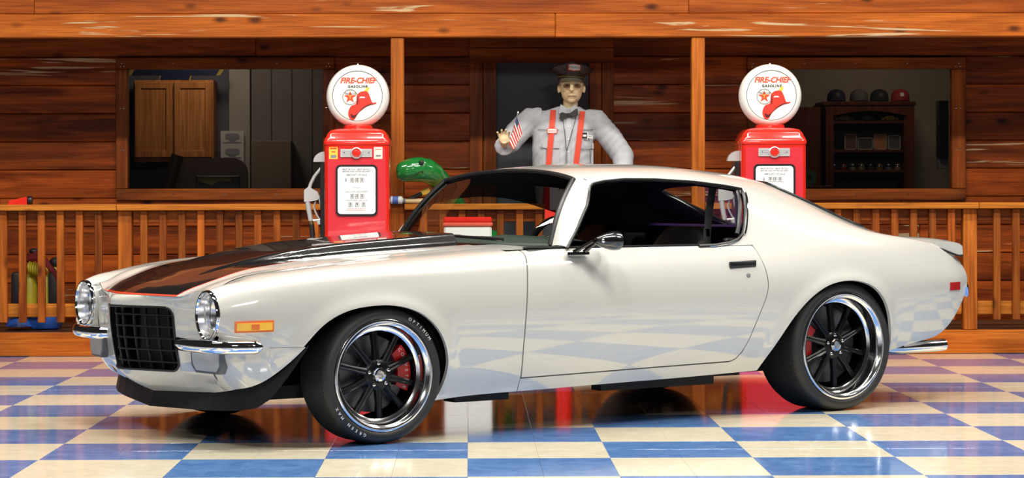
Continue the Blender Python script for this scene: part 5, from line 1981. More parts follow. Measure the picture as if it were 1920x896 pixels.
on_chest([(0.602 - 0.062 * (1 - t) , 1.05 + 0.675 * t) for t in np.linspace(0, 1, 26)], 0.040, 'suspender', M_SUSP, man)
on_chest([(0.812 - 0.085 * (1 - t), 1.05 + 0.665 * t) for t in np.linspace(0, 1, 26)], 0.040, 'suspender', M_SUSP, man)
# collar, placket, pockets, buttons
for s, pts in ((-1, [(0.655, 1.765), (0.700, 1.735), (0.690, 1.665), (0.640, 1.700)]), (1, [(0.760, 1.765), (0.722, 1.735), (0.745, 1.655), (0.790, 1.700)])):
    MB().prism(pts, 0, 0.012, lambda a, b, d: ml((a, 15.955 - d - (0.02 if b < 1.72 else 0.0), b))).build('collar', M_SHIRT, shirt, sharp=30)
on_chest([(0.712 - 0.012 * (1 - t), 1.05 + 0.62 * t) for t in np.linspace(0, 1, 20)], 0.036, 'placket', M_SHIRT, shirt, lift=0.003, th=0.002)
for z in (1.60, 1.51, 1.42, 1.33):
    MB().ell(ml((0.708, chest_y(.708, z) - 0.007, z)), (0.006, 0.003, 0.006), 8, 5).build('button', M_WHITE, shirt)
for x0, z0 in ((0.585, 1.46), (0.835, 1.46)):
    on_chest([(x0, z0 - 0.13 + 0.14 * t) for t in np.linspace(0, 1, 8)], 0.115, 'pocket', M_SHIRT, shirt, lift=0.002, th=0.002)
    on_chest([(x0, z0 - 0.015 + 0.042 * t) for t in np.linspace(0, 1, 4)], 0.120, 'pocket_flap', M_SHIRT, shirt, lift=0.005, th=0.002)
M_SEAM = plain('shirt_seam', (0.16, 0.165, 0.185), 0.8)
for pts in ([(0.505, 1.455), (0.555, 1.446), (0.640, 1.446)], [(0.778, 1.446), (0.84, 1.440), (0.892, 1.446)], [(0.49, 1.585), (0.56, 1.580), (0.640, 1.580)], [(0.79, 1.580), (0.85, 1.580), (0.895, 1.585)],
            [(0.553, 1.445), (0.550, 1.34)], [(0.867, 1.443), (0.872, 1.34)]):
    q = []
    for k in range(len(pts) - 1):
        for u in np.linspace(0, 1, 8)[(1 if k else 0):]:
            x = pts[k][0] + (pts[k + 1][0] - pts[k][0]) * u
            z = pts[k][1] + (pts[k + 1][1] - pts[k][1]) * u
            q.append(ml((x, chest_y(x, z) - 0.0075, z)))
    MB().tube(q, 0.0022, 5).build('seam', M_SEAM, shirt)
# name patch and badge
yb = chest_y(0.59, 1.555) - 0.012
flat('name_patch', rrect(0.075, 0.038, 0.010), 0, 0.003, M_REDINK, man, 0, 0).matrix_local = Matrix.Translation(ml((0.592, yb + 0.004, 1.572)))
flat('name_patch', rrect(0.066, 0.029, 0.008), 0, 0.003, M_WHITE, man, 0, 0).matrix_local = Matrix.Translation(ml((0.592, yb + 0.0025, 1.572)))
text('lettering', 'TEXACO', 0.018, Matrix.Translation(ml((0.592, yb - 0.001, 1.572))) @ FRONT, M_REDINK, man)
yb = chest_y(0.83, 1.53) - 0.008
for w_, h_, dy, m in ((0.042, 0.052, 0.0, M_WHITE), (0.036, 0.046, -0.0015, M_INK), (0.026, 0.014, -0.003, M_WHITE)):
    flat('shirt_badge', rrect(w_, h_, 0.004), 0, 0.003, m, man).matrix_local = Matrix.Translation(ml((0.826, yb + dy, 1.538)))
flat('shirt_badge', rrect(0.034, 0.022, 0.003), 0, 0.003, M_WHITE, man).matrix_local = Matrix.Translation(ml((0.867, yb + 0.006, 1.530))) @ Matrix.Rotation(0.2, 4, 'Y')
text('lettering', 'NY', 0.018, Matrix.Translation(ml((0.867, yb + 0.001, 1.530))) @ FRONT @ Matrix.Rotation(-0.2, 4, 'Z'), M_INK, man)
# bow tie and lanyard
tie = MB()
bx, by, bz = 0.712, 15.918, 1.688
for s in (-1, 1):
    pts = [(s * 0.008, 0.008), (s * 0.050, 0.030), (s * 0.064, 0.024), (s * 0.066, -0.014), (s * 0.052, -0.028), (s * 0.008, -0.008)]
    tie.prism(pts, 0, 0.016, lambda a, b, d: ml((bx + a, by - d - 0.006 * abs(a) / .06, bz + b + 0.25 * a)))
tie.box(*(lambda c: (c.x - 0.010, c.x + 0.010, c.y - 0.022, c.y, c.z - 0.012, c.z + 0.012))(ml((bx, by, bz))), 0.004)
tie.build('bow_tie', M_CAPB, man, sharp=30)
lan = []
for t in np.linspace(0, 1, 14):
    x = 0.668 + 0.026 * t
    z = 1.70 - 0.28 * t
    lan.append(ml((x, chest_y(x, z) - 0.012, z)))
for t in np.linspace(0, 1, 14)[1:]:
    x = 0.694 + 0.075 * t
    z = 1.42 + 0.27 * t
    lan.append(ml((x, chest_y(x, z) - 0.012, z)))
MB().tube(lan, 0.0022, 6).build('lanyard', M_INK, man)
MB().tube([ml((0.694, chest_y(.694, 1.42) - 0.014, 1.42)), ml((0.693, chest_y(.694, 1.36) - 0.014, 1.345))], [0.004, 0.006], 8).build('whistle', M_GREYFR, man)
# trousers and shoes
tr = MB()
ring_loft(tr, [(0.675, 16.05, 0.93, .175, .125), (0.675, 16.05, 1.06, .178, .130)])
for s in (-1, 1):
    tr.tube([(0.68 + s * 0.09, 16.05, 0.97), (0.68 + s * 0.10, 16.05, 0.62), (0.68 + s * 0.11, 16.05, 0.235)], [0.105, 0.085, 0.075], 14)
tme = remesh(tr, 0.014, 3)
tme.transform(mo_)
from_mesh('trousers', tme, M_TROUS, man)
for s in (-1, 1):
    MB().tube([ml((0.68 + s * 0.11, 16.12, 0.222)), ml((0.68 + s * 0.112, 16.03, 0.225)), ml((0.68 + s * 0.118, 15.90, 0.208))], [0.05, 0.054, 0.040], 12).build('shoe', M_CAPB, man)
# glasses, eyes, mouth line
for s in (-1, 1):
    ec = (HX + s * 0.033, HY - 0.086, HZ + 0.012)
    MB().ell(mh((HX + s * 0.032, HY - 0.078, HZ + 0.012)), (0.011, 0.007, 0.008), 10, 8).build('eye', plain('eye_cream', (0.5, 0.44, 0.34), 0.4), man)
    MB().ell(mh((HX + s * 0.032, HY - 0.0835, HZ + 0.012)), (0.004, 0.003, 0.004), 8, 6).build('pupil', M_INK, man)
    MB().tube([mh((ec[0] + 0.022 * cos(a), ec[1] - 0.012 + 0.010 * abs(cos(a)) * (1 if cos(a) * s > 0 else 0), ec[2] + 0.016 * sin(a) - 0.003)) for a in np.linspace(0, 2 * pi, 21)], 0.0015, 5, cap=False).build('glasses_rim', M_GREYINK, man)
    mk('glasses_lens', [mh((ec[0] + 0.021 * cos(a), ec[1] - 0.011, ec[2] + 0.015 * sin(a) - 0.003)) for a in np.linspace(0, 2 * pi, 20, endpoint=False)], [tuple(range(20))], M_LENS, man)
    MB().tube([mh((HX + s * 0.058, HY - 0.088, HZ + 0.016)), mh((HX + s * 0.079, HY - 0.03, HZ + 0.018)), mh((HX + s * 0.080, HY + 0.01, HZ + 0.012))], 0.0018, 5).build('glasses_temple', M_BRASS, man)
MB().tube([mh((HX - 0.024, HY - 0.084, HZ - 0.061)), mh((HX, HY - 0.093, HZ - 0.0605)), mh((HX + 0.024, HY - 0.084, HZ - 0.061))], 0.0022, 6).build('mouth', plain('lip_line', (0.30, 0.13, 0.08), 0.6), man)
# cap: soft crown, band, visor, badge
Mc = mo_ @ Matrix.Translation((HX - 0.006, HY + 0.005, HZ + 0.060)) @ Matrix.Diagonal((1.14, 1.1, 1.0, 1)) @ Matrix.Rotation(radians(4), 4, 'Y') @ Matrix.Rotation(radians(-4), 4, 'X')
rows = [(0.083, 0.100, 0.0, 0), (0.085, 0.102, 0.028, 0), (0.105, 0.118, 0.048, 0.2), (0.128, 0.138, 0.066, 0.7), (0.139, 0.150, 0.083, 1), (0.136, 0.147, 0.092, 1), (0.112, 0.122, 0.101, 0.8), (0.075, 0.085, 0.107, 0.5), (0.03, 0.035, 0.109, 0.2)]
vv, ff = [], []
n = 48
for rx, ry, z, oc in rows:
    for k in range(n):
        a = 2 * pi * k / n
        w8 = 1 + 0.035 * oc * cos(8 * a + 0.3)
        zz = z + 0.022 * oc * max(0, -sin(a)) ** 4 - 0.022 * oc * max(0, -cos(a)) ** 2 - 0.006 * oc * max(0, cos(a)) ** 2
        vv.append(Mc @ Vector((rx * w8 * cos(a), ry * w8 * sin(a), zz)))
for i in range(len(rows) - 1):
    for k in range(n):
        ff.append((i * n + k, i * n + (k + 1) % n, (i + 1) * n + (k + 1) % n, (i + 1) * n + k))
ff += [tuple(range((len(rows) - 1) * n, len(rows) * n))]
mb = MB()
mb.add(vv, ff)
cap = mb.build('cap', M_CAPB, man, sharp=60)
vv, ff = [], []
for i in range(25):
    a = radians(198 + 144 * i / 24)
    e = sin(pi * i / 24)
    for r_, z in ((1.0, 0.010), (1.0 + 0.38 * e, -0.010 - 0.012 * e), (1.0 + 0.37 * e, -0.014 - 0.012 * e), (0.99, 0.004)):
        vv.append(Mc @ Vector((0.086 * r_ ** 0.5 * cos(a) * 1.0, 0.103 * r_ * sin(a), z)))
for i in range(24):
    for j in range(4):
        ff.append((i * 4 + j, i * 4 + (j + 1) % 4, (i + 1) * 4 + (j + 1) % 4, (i + 1) * 4 + j))
mb = MB()
mb.add(vv, ff)
mb.build('cap_visor', M_VISOR, cap, sharp=40)
MB().tube([Mc @ Vector((0.0875 * cos(radians(a)), 0.1065 * sin(radians(a)), 0.014)) for a in range(195, 346, 10)], 0.004, 6).build('cap_cord', plain('gold_cord', (0.3, 0.22, 0.08), 0.4), cap)
for a in (196, 344):
    MB().ell(Mc @ Vector((0.088 * cos(radians(a)), 0.106 * sin(radians(a)), 0.016)), (0.006, 0.006, 0.006), 8, 6).build('cap_button', M_BRASS, cap)
Mb = Mc @ Matrix.Translation((0.012, -0.149, 0.072)) @ Matrix.Rotation(radians(-6), 4, 'X')
for sc, dy, m in ((1.0, 0, M_REDINK), (0.84, -0.002, M_WHITE)):
    hexp = [(x * sc, z * sc) for x, z in ((-0.040, -0.020), (0.0, -0.026), (0.040, -0.020), (0.040, 0.020), (0.0, 0.026), (-0.040, 0.020))]
    MB().prism(hexp, 0, 0.004, lambda a, b, d: Mb @ Vector((a, dy - d, b))).build('cap_badge', m, cap, smooth=False)
text('lettering', 'TEXACO', 0.019, Mb @ Matrix.Translation((0, -0.0068, 0)) @ FRONT, M_INK, cap)

# little flag held in the raised hand
fl = empty('hand_flag', (0.285, 15.705, 1.47))
tag(fl, 'small drooping striped flag on a stick in the raised mannequin hand', 'flag')
fo = Matrix.Translation((-0.285, -15.705, -1.47))
MB().tube([fo @ Vector((0.270, 15.700, 1.45)), fo @ Vector((0.342, 15.70, 1.690))], 0.0035, 8).build('stick', M_GREYFR, fl)
MB().ell(fo @ Vector((0.344, 15.70, 1.697)), (0.006, 0.006, 0.009), 10, 6).build('finial', M_WHITE, fl)
vv, ff, mi = [], [], []
ns = 13
for i in range(ns + 1):
    u = i / ns
    for j in range(9):
        t = j / 8
        top = np.array([0.278 + 0.057 * u, 1.480 + 0.190 * u])
        dn_ = np.array([0.030 + 0.008 * u + 0.0, -0.045 - 0.080 * u ** 0.8])
        p = top + dn_ * t
        vv.append(fo @ Vector((p[0], 15.69 - 0.012 * sin(3 * pi * u + 2 * t), p[1])))
for i in range(ns):
    for j in range(8):
        ff.append((i * 9 + j, (i + 1) * 9 + j, (i + 1) * 9 + j + 1, i * 9 + j + 1))
        mi.append(2 if (i >= 10 and j < 3) else (i % 2))
o = mk('flag_cloth', vv, ff, [M_HATRED, M_WHITE, plain('flag_blue', (0.03, 0.05, 0.14), 0.7)], fl, smooth=True, midx=mi)
sol = MB()

# ---- things on the rail
RT = 1.055
br = empty('scrub_brush', (-0.350, 15.476, RT))
tag(br, 'black-handled brush with yellow wooden head lying on the porch rail', 'brush')
MB().tube([(-0.090, -0.01, 0.018), (-0.05, -0.01, 0.040), (0.02, -0.01, 0.072)], [0.013, 0.015, 0.014], 10).build('handle', M_SATIN, br)
MB().tube([(0.015, -0.01, 0.072), (0.075, -0.01, 0.092)], [0.020, 0.024], 8, flat=0.6).build('head', M_YELLOW, br)
dw = MB().tube([(-0.60 + 0.36, 0, 0), (0, 0, 0)], 0.016, 10)
dwl = empty('wooden_dowel', (-0.325, 15.448, RT + 0.0185))
tag(dwl, 'pale tapered wooden tool handle lying on the rail under the brush', 'tool handle')
MB().tube([(-0.12, -0.03, 0), (0.0, -0.025, 0.001), (0.10, -0.02, 0.002)], [0.014, 0.018, 0.017], 12).build('shaft', plain('pale_wood', (0.62, 0.45, 0.22), 0.5), dwl)
MB().tube([(0.10, -0.02, 0.002), (0.115, -0.02, 0.002)], 0.013, 12).build('ferrule', M_BRASS, dwl)
bo = empty('squeeze_bottle', (-0.515, 15.427, RT + 0.0265))
tag(bo, 'white squeeze bottle with blue print lying on the rail beside the pump', 'bottle')
Rb = Matrix.Rotation(pi / 2, 4, 'Y')
MB().lathe([(0, -0.06), (0.024, -0.06), (0.026, -0.05), (0.026, 0.045), (0.020, 0.050), (0.010, 0.055), (0.009, 0.060), (0, 0.062)], 20, Rb).build('bottle_body', M_WHITE, bo)
MB().lathe([(0.0263, -0.02), (0.0263, 0.02)], 20, Rb).build('bottle_print', plain('blue_print', (0.08, 0.16, 0.5), 0.5), bo)
ro = empty('work_glove', (-0.478, 15.375, RT))
tag(ro, 'crumpled grey glove on the rail between the white bottle and the brush', 'glove')
gm = MB()
gm.ell((0.03, 0.055, 0.020), (0.030, 0.022, 0.018), 12, 8)
for k in range(4):
    gm.tube([(0.035, 0.042 + 0.010 * k, 0.016), (0.062, 0.040 + 0.011 * k, 0.010)], [0.008, 0.0075], 8)
gme = remesh(gm, 0.006, 2)
from_mesh('glove_shell', gme, plain('grey_glove', (0.16, 0.16, 0.17), 0.8), ro)
cl = MB()
for c, r in (((0, 0, 0.018), (0.05, 0.035, 0.018)), ((0.045, 0.0, 0.02), (0.035, 0.03, 0.02)), ((-0.045, 0.01, 0.014), (0.03, 0.03, 0.014)), ((0.01, -0.02, 0.022), (0.03, 0.02, 0.016)), ((0.075, -0.01, 0.014), (0.022, 0.022, 0.013))):
    cl.ell(c, r, 12, 8)
co_ = from_mesh('shop_rag', remesh(cl, 0.006, 2), M_WHITE)
co_.location = (1.335, 15.46, RT - 0.001)
tag(co_, 'crumpled white shop rag on the rail behind the coupe rear window', 'rag')
rw = empty('red_work_light', (-3.12, 15.46, RT))
tag(rw, 'red wedge-shaped case with black end lying on the rail above the tank backpack', 'lamp case')
MB().add([(-0.075, -0.04, 0), (0.055, -0.04, 0), (0.055, 0.04, 0), (-0.075, 0.04, 0), (-0.065, -0.035, 0.030), (0.055, -0.04, 0.055), (0.055, 0.04, 0.055), (-0.065, 0.035, 0.030)],
         [(0, 3, 2, 1), (4, 5, 6, 7), (0, 1, 5, 4), (1, 2, 6, 5), (2, 3, 7, 6), (3, 0, 4, 7)]).build('case', M_PRED, rw, smooth=False)
MB().lathe([(0.0, 0.056), (0.028, 0.056), (0.030, 0.060), (0.028, 0.085), (0, 0.085)], 20, Matrix.Translation((0, 0, 0.030)) @ Matrix.Rotation(pi / 2, 4, 'Y')).build('end_cap', M_BLKTRIM, rw)

# ---- cooler and air meter seen through the windshield
ck = empty('cooler', (-0.012, 14.85, 0))
tag(ck, 'white upright cooler chest with a red lid behind the coupe windshield', 'cooler')
MB().box(-0.158, 0.158, -0.14, 0.14, 0.0, 0.910, 0.012).build('chest', M_WHITE, ck)
MB().box(-0.166, 0.166, -0.148, 0.148, 0.910, 0.934, 0.006).build('lid_rim', plain('light_red', (0.70, 0.10, 0.06), 0.4), ck)
MB().box(-0.160, 0.160, -0.142, 0.142, 0.934, 0.970, 0.008).build('lid', M_PRED, ck)
am = empty('air_meter', (0.632, 14.95, 0))
tag(am, 'red tire air meter with white face on a post behind the coupe', 'air meter')
MB().box(-0.11, 0.11, -0.10, 0.10, 0.0, 0.04, 0.01).build('foot', M_PRED, am)
MB().tube([(0, 0, 0.03), (0, 0, 0.93)], 0.055, 16).build('post', M_PRED, am)
MB().prism(rrect(0.255, 0.36, 0.03), -0.08, 0.08, lambda a, b, d: (a, d, 1.105 + b)).build('housing', M_PRED, am, sharp=30)
ff_ = flat('meter_face', rrect(0.19, 0.22, 0.008), -0.0805, 0.003, M_PWHITE, am, 0.0, 1.125)
text('lettering', 'AIR', 0.05, at(0, -0.0845, 1.16), M_INK, ff_)
for k in range(2):
    MB().tube([(0.09, -0.085, 0.99), (0.11, -0.10, 0.8), (0.10, -0.08, 0.45), (0.06, -0.06, 0.3)], 0.010, 8).build('air_hose', M_HOSE, am) if k == 0 else None

# ---- tank pack behind the left railing
tp = empty('tank_pack', (-3.10, 15.85, DECK))
tp.scale = (0.86, 1, 0.82)
tag(tp, 'black and yellow tank backpack with coiled yellow hose standing behind porch balusters', 'backpack')
M_TY = plain('yellow_plastic', (0.55, 0.44, 0.03), 0.4)
M_TB = plain('blue_plastic', (0.02, 0.09, 0.42), 0.4)
M_TR = plain('dark_red_cloth', (0.20, 0.01, 0.015), 0.7)
for x in (-0.03, 0.10):
    MB().tube([(x, 0, 0.12), (x, 0, 0.14), (x, 0, 0.44), (x, 0, 0.48)], [0.03, 0.058, 0.058, 0.03], 18).build('tank', M_TY, tp)
for x in (-0.12, 0.185):
    MB().box(x - 0.055, x + 0.055, -0.09, 0.06, 0.10, 0.50, 0.03).build('side_pouch', M_SATIN, tp)
MB().tube([(-0.10, -0.03, 0.03), (-0.10, -0.03, 0.10)], [0.13, 0.10], 14).build('base', M_TB, tp)
MB().box(-0.02, 0.22, -0.10, 0.08, 0.0, 0.14, 0.03).build('base', M_TB, tp)
MB().tube([(-0.16, -0.09, 0.10), (-0.05, -0.11, 0.17), (0.06, -0.11, 0.19), (0.14, -0.09, 0.16)], [0.03, 0.04, 0.045, 0.03], 10).build('strap', M_SATIN, tp)
MB().ell((0.02, -0.12, 0.13), (0.035, 0.02, 0.025), 12, 8).build('knob', plain('grey_knob', (0.25, 0.24, 0.2), 0.5), tp)
MB().tube([(0.0 + 0.012 * k + 0.0, -0.04 + 0.045 * cos(k * 0.9), 0.53 + 0.035 * sin(k * 0.9)) for k in range(0, 60, 1) if k * 0.012 < 0.16], 0.012, 6).build('coiled_hose', M_TY, tp)
for k in range(7):
    MB().tube([(-0.02 + 0.018 * k, -0.055 + 0.055 * cos(a), 0.535 + 0.05 * sin(a) - 0.006 * k) for a in np.linspace(0, 2 * pi, 17)], 0.009, 6, cap=False).build('hose_coil', M_TY, tp)
MB().tube([(-0.05, -0.04, 0.60), (0.02, -0.05, 0.635), (0.10, -0.06, 0.59), (0.19, -0.08, 0.49), (0.24, -0.08, 0.38)], [0.03, 0.042, 0.035, 0.022, 0.014], 10).build('harness', M_TR, tp)
MB().ell((0.005, -0.02, 0.675), (0.042, 0.04, 0.028), 14, 8).build('valve_cap', M_SATIN, tp)
MB().ell((0.18, -0.02, 0.58), (0.05, 0.04, 0.045), 14, 8).build('regulator', M_SATIN, tp)
MB().box(0.13, 0.24, -0.06, 0.04, 0.44, 0.54, 0.015).build('side_tank', M_TY, tp)

# ---- inside the left room
CB = empty('wall_cabinet', (-2.418, 18.2, 1.395))
tag(CB, 'oak two-door wall cabinet behind the window glass', 'cabinet')
MB().box(-0.325, 0.325, 0.0, 0.28, -0.01, 0.66, 0.004).build('carcass', M_CABINET, CB, smooth=False)
for s in (-1, 1):
    dr_ = empty
    cx = s * 0.16
    dd = MB().box(cx - 0.152, cx + 0.152, -0.022, -0.002, 0.03, 0.645, 0.004).build('cabinet_door', M_CABINET, CB, smooth=False)
    mb = MB()
    for a, b_, c, d in ((-0.152, -0.102, 0.03, 0.645), (0.102, 0.152, 0.03, 0.645), (-0.102, 0.102, 0.03, 0.085), (-0.102, 0.102, 0.59, 0.645)):
        MB().box(cx + a, cx + b_, -0.032, -0.022, c, d, 0.003).build('door_rail', M_CABINET, dd, smooth=False)
sg = empty('wall_sign', (-2.40, 18.25, 2.125))
tag(sg, 'dark blue cross-shaped sign with gold outline above the wall cabinet', 'sign')
bow = lambda k: [(-0.40 * k, -0.03 * k), (-0.13 * k, -0.03 * k), (-0.15 * k, -0.085 * k), (0.11 * k, -0.085 * k), (0.13 * k, -0.03 * k), (0.36 * k, -0.03 * k), (0.41 * k, 0.05 * k), (0.15 * k, 0.05 * k), (0.16 * k, 0.10 * k), (-0.11 * k, 0.10 * k), (-0.13 * k, 0.05 * k), (-0.36 * k, 0.05 * k)]
MB().prism(bow(1.0), 0, 0.02, lambda a, b, d: (a, -d, b)).build('sign_outline', plain('gold_outline', (0.35, 0.24, 0.05), 0.4), sg, smooth=False)
MB().prism(bow(0.90), 0.02, 0.026, lambda a, b, d: (a, -d, b)).build('sign_field', plain('dark_blue_field', (0.012, 0.018, 0.05), 0.4), sg, smooth=False)
po = empty('wall_poster', (-1.958, 18.37, 1.515))
tag(po, 'white notice sheet with two pictures of cars on the room wall', 'poster')
MB().box(-0.095, 0.095, 0, 0.01, -0.13, 0.13).build('sheet', plain('notice_paper', (0.5, 0.48, 0.42), 0.7), po, smooth=False)
for z in (0.07, -0.055):
    flat('picture', rrect(0.12, 0.05, 0.02), -0.001, 0.002, M_GREYINK, po, 0, z + 0.012)
    flat('caption', rrect(0.15, 0.008, 0.001), -0.001, 0.002, M_GREYINK, po, 0, z - 0.036)
    flat('caption', rrect(0.06, 0.006, 0.001), -0.001, 0.002, M_GREYINK, po, 0, z - 0.022)
struct(MB().box(-1.99, -1.815, 18.41, 18.499, 0.1, 2.4, 0.006).build('trim_2', M_CASE, smooth=False), 'beige door casing on the far wall of the room')
pw = struct(empty('wall_panelling', (0, 0, 0)), 'brown vertical wall panelling on the far side of the room')
x = -1.81
while x < -0.45:
    plank(pw, x + 0.002, min(x + 0.168, -0.42), 18.44, 18.50, 0.1, 2.69, M_PANELW, 0.004, 'panel')
    x += 0.17
MB().box(-1.79, -1.46, 18.23, 18.43, 0.104, 1.56, 0.006).build('cardboard_box', plain('brown_cardboard', (0.17, 0.12, 0.08), 0.8))
tag(bpy.data.objects['cardboard_box'], 'tall brown cardboard box against the panelled room wall', 'box')
oc = empty('office_chair', (-2.20, 17.7, 0.104))
tag(oc, 'dark office chair back and arm behind the window glass', 'chair')
MB().tube([(-0.28, 0, 0.72), (-0.20, 0, 1.05), (-0.12, 0, 1.33)], [0.04, 0.05, 0.05], 10).build('arm', plain('dark_red_chair', (0.06, 0.022, 0.02), 0.5), oc)
MB().prism(rrect(0.62, 0.42, 0.12), 0.2, 0.3, lambda a, b, d: (a + 0.1, d, b + 1.10)).build('backrest', plain('brown_chair', (0.07, 0.04, 0.03), 0.5), oc, sharp=30)
MB().box(-0.22, 0.38, -0.1, 0.3, 0.45, 0.55, 0.03).build('seat', M_SATIN, oc)
MB().tube([(0.08, 0.1, 0.0), (0.08, 0.1, 0.46)], [0.12, 0.03], 12).build('pedestal', M_SATIN, oc)
mn = empty('display_screen', (-1.935, 17.1, 1.02))
tag(mn, 'black monitor with yellow picture at the bottom of the window', 'monitor')
MB().box(-0.17, 0.17, 0, 0.03, 0.06, 0.245, 0.006).build('screen_case', M_BLKTRIM, mn, smooth=False)
flat('screen_picture', [(-0.15, 0.215), (-0.13, 0.200), (-0.05, 0.175), (0.02, 0.205), (0.10, 0.200), (0.11, 0.235), (-0.15, 0.235)], -0.0005, 0.001, plain('olive_picture', (0.16, 0.12, 0.02), 0.5), mn)
MB().tube([(0, 0.02, -0.1), (0, 0.02, 0.08)], [0.06, 0.02], 10).build('stand', M_BLKTRIM, mn)
dk = tag(MB().box(-3.2, -0.7, 16.95, 17.35, 0.88, 0.92, 0.004).build('desk_top', M_PANELW, smooth=False), 'brown desk top under the window inside the room', 'desk')

# ---- inside the right room
BX0, BX1, BY = 2.905, 3.63, 18.10
bk = empty('bookcase', ((BX0 + BX1) / 2, BY, 0.1))
tag(bk, 'dark cherry bookcase with an arched top rail behind the window glass', 'bookcase')
bw = (BX1 - BX0) / 2
for a, b_, c, d, e, f, nm in ((-bw, -bw + 0.05, 0, 0.36, 0, 1.735, 'side_panel'), (bw - 0.08, bw, 0, 0.36, 0, 1.735, 'side_panel'), (-bw - 0.03, bw + 0.01, -0.03, 0.38, 1.735, 1.766, 'top_board'), (-bw, bw, 0.34, 0.36, 0, 1.735, 'back_panel')):
    MB().box(a, b_, c, d, e, f, 0.004).build(nm, M_CHERRY if nm != 'back_panel' else M_INTER, bk, smooth=False)
SHZ = [0.05, 0.50, 0.85, 1.209, 1.374, 1.609]
for z in SHZ:
    MB().box(-bw + 0.05, bw - 0.08, 0.01, 0.34, z - 0.022, z, 0.003).build('shelf', M_CHERRY, bk, smooth=False)
arch = [(-bw, 1.735), (-bw, 1.655)] + [(-bw + 0.08 + (2 * bw - 0.16) * t, 1.655 + 0.035 * sin(pi * t)) for t in np.linspace(0, 1, 15)] + [(bw, 1.655), (bw, 1.735)]
MB().prism(arch, 0, 0.02, lambda a, b, d: (a, -d, b)).build('top_rail', M_CHERRY, bk, smooth=False)
for a, b_ in ((-bw, -bw + 0.065), (bw - 0.065, bw)):
    MB().box(a, b_, -0.02, 0, 0.0, 1.655).build('stile', M_CHERRY, bk, smooth=False)


def ballcap(x, mat, lab, mark, sc=1.0):
    root = empty('baseball_cap', (x, BY + 0.14, 1.8665))
    root.scale = (0.86, 0.9, 0.95)
    tag(root, lab, 'cap', 'caps on top of the bookcase')
    mb = MB()
    mb.lathe([(0.088 * sc, 0.0), (0.089 * sc, 0.03), (0.082 * sc, 0.07), (0.06 * sc, 0.098), (0.03 * sc, 0.110), (0, 0.113)], 24, Matrix.Diagonal((1, 1.1, sc, 1)))
    c = mb.build('crown', mat, root)
    vv, ff = [], []
    for i in range(17):
        a = radians(200 + 140 * i / 16)
        e = sin(pi * i / 16)
        vv += [(0.087 * sc * cos(a), 0.097 * sin(a), 0.010), (0.092 * sc * cos(a), (0.097 + 0.075 * e) * sin(a), 0.004 + 0.008 * e), (0.092 * sc * cos(a), (0.097 + 0.073 * e) * sin(a), 0.0 + 0.008 * e)]
    for i in range(16):
        for j in range(3):
            ff.append((i * 3 + j, i * 3 + (j + 1) % 3, (i + 1) * 3 + (j + 1) % 3, (i + 1) * 3 + j))
    mb = MB()
    mb.add(vv, ff)
    mb.build('visor', mat, root)
    if mark:
        flat('front_badge', rrect(0.036, 0.032, 0.012), -0.088 * 1.06, 0.004, mark, root, 0.0, 0.062)
    MB().ell((0, 0, 0.113 * sc), (0.008, 0.008, 0.005), 8, 5).build('button', mat, root)


M_NAVY = plain('navy_cloth', (0.012, 0.014, 0.035), 0.8)
M_GRYC = plain('grey_cloth', (0.10, 0.09, 0.085), 0.8)
M_BLKC = plain('black_cloth', (0.012, 0.014, 0.013), 0.8)
M_REDC = plain('red_cloth', (0.28, 0.02, 0.02), 0.8)
for x, m, l, k in ((3.018, M_NAVY, 'navy baseball cap with pale letter badge on the bookcase', M_GRYC), (3.205, M_GRYC, 'grey baseball cap on the bookcase between navy and black caps', None), (3.372, M_BLKC, 'black baseball cap with round grey badge on the bookcase', M_GRYC), (3.544, M_REDC, 'red baseball cap with white mark on the bookcase', M_WHITE)):
    ballcap(x, m, l, k)
# framed pictures
for x, w_, h_, m, l in ((3.127, 0.10, 0.13, plain('brown_photo', (0.14, 0.06, 0.04), 0.5), 'small pale-framed brown photograph on the bookcase shelf'), (3.372, 0.11, 0.13, plain('orange_photo', (0.45, 0.17, 0.07), 0.5), 'small pale-framed orange photograph on the bookcase shelf'),
                        (3.248, 0.13, 0.10, plain('dark_photo', (0.06, 0.06, 0.06), 0.5), 'dark wide photograph between the two pale-framed ones'), (3.487, 0.105, 0.12, plain('grey_photo', (0.09, 0.09, 0.1), 0.5), 'grey photograph in a tan frame at the shelf end')):
    fr = empty('picture_frame', (x, BY + 0.10, 1.4745))
    tag(fr, l, 'picture frame', 'pictures on the bookcase shelf')
    MB().box(-w_ / 2, w_ / 2, 0.0, 0.012, 0, h_, 0.002).build('photo', m, fr, smooth=False)
    for a, b_, c, d in ((-w_ / 2, w_ / 2, 0, 0.008), (-w_ / 2, w_ / 2, h_ - 0.008, h_), (-w_ / 2, -w_ / 2 + 0.008, 0, h_), (w_ / 2 - 0.008, w_ / 2, 0, h_)):
        MB().box(a, b_, -0.006, 0.0, c, d).build('frame_side', M_CASE, fr, smooth=False)
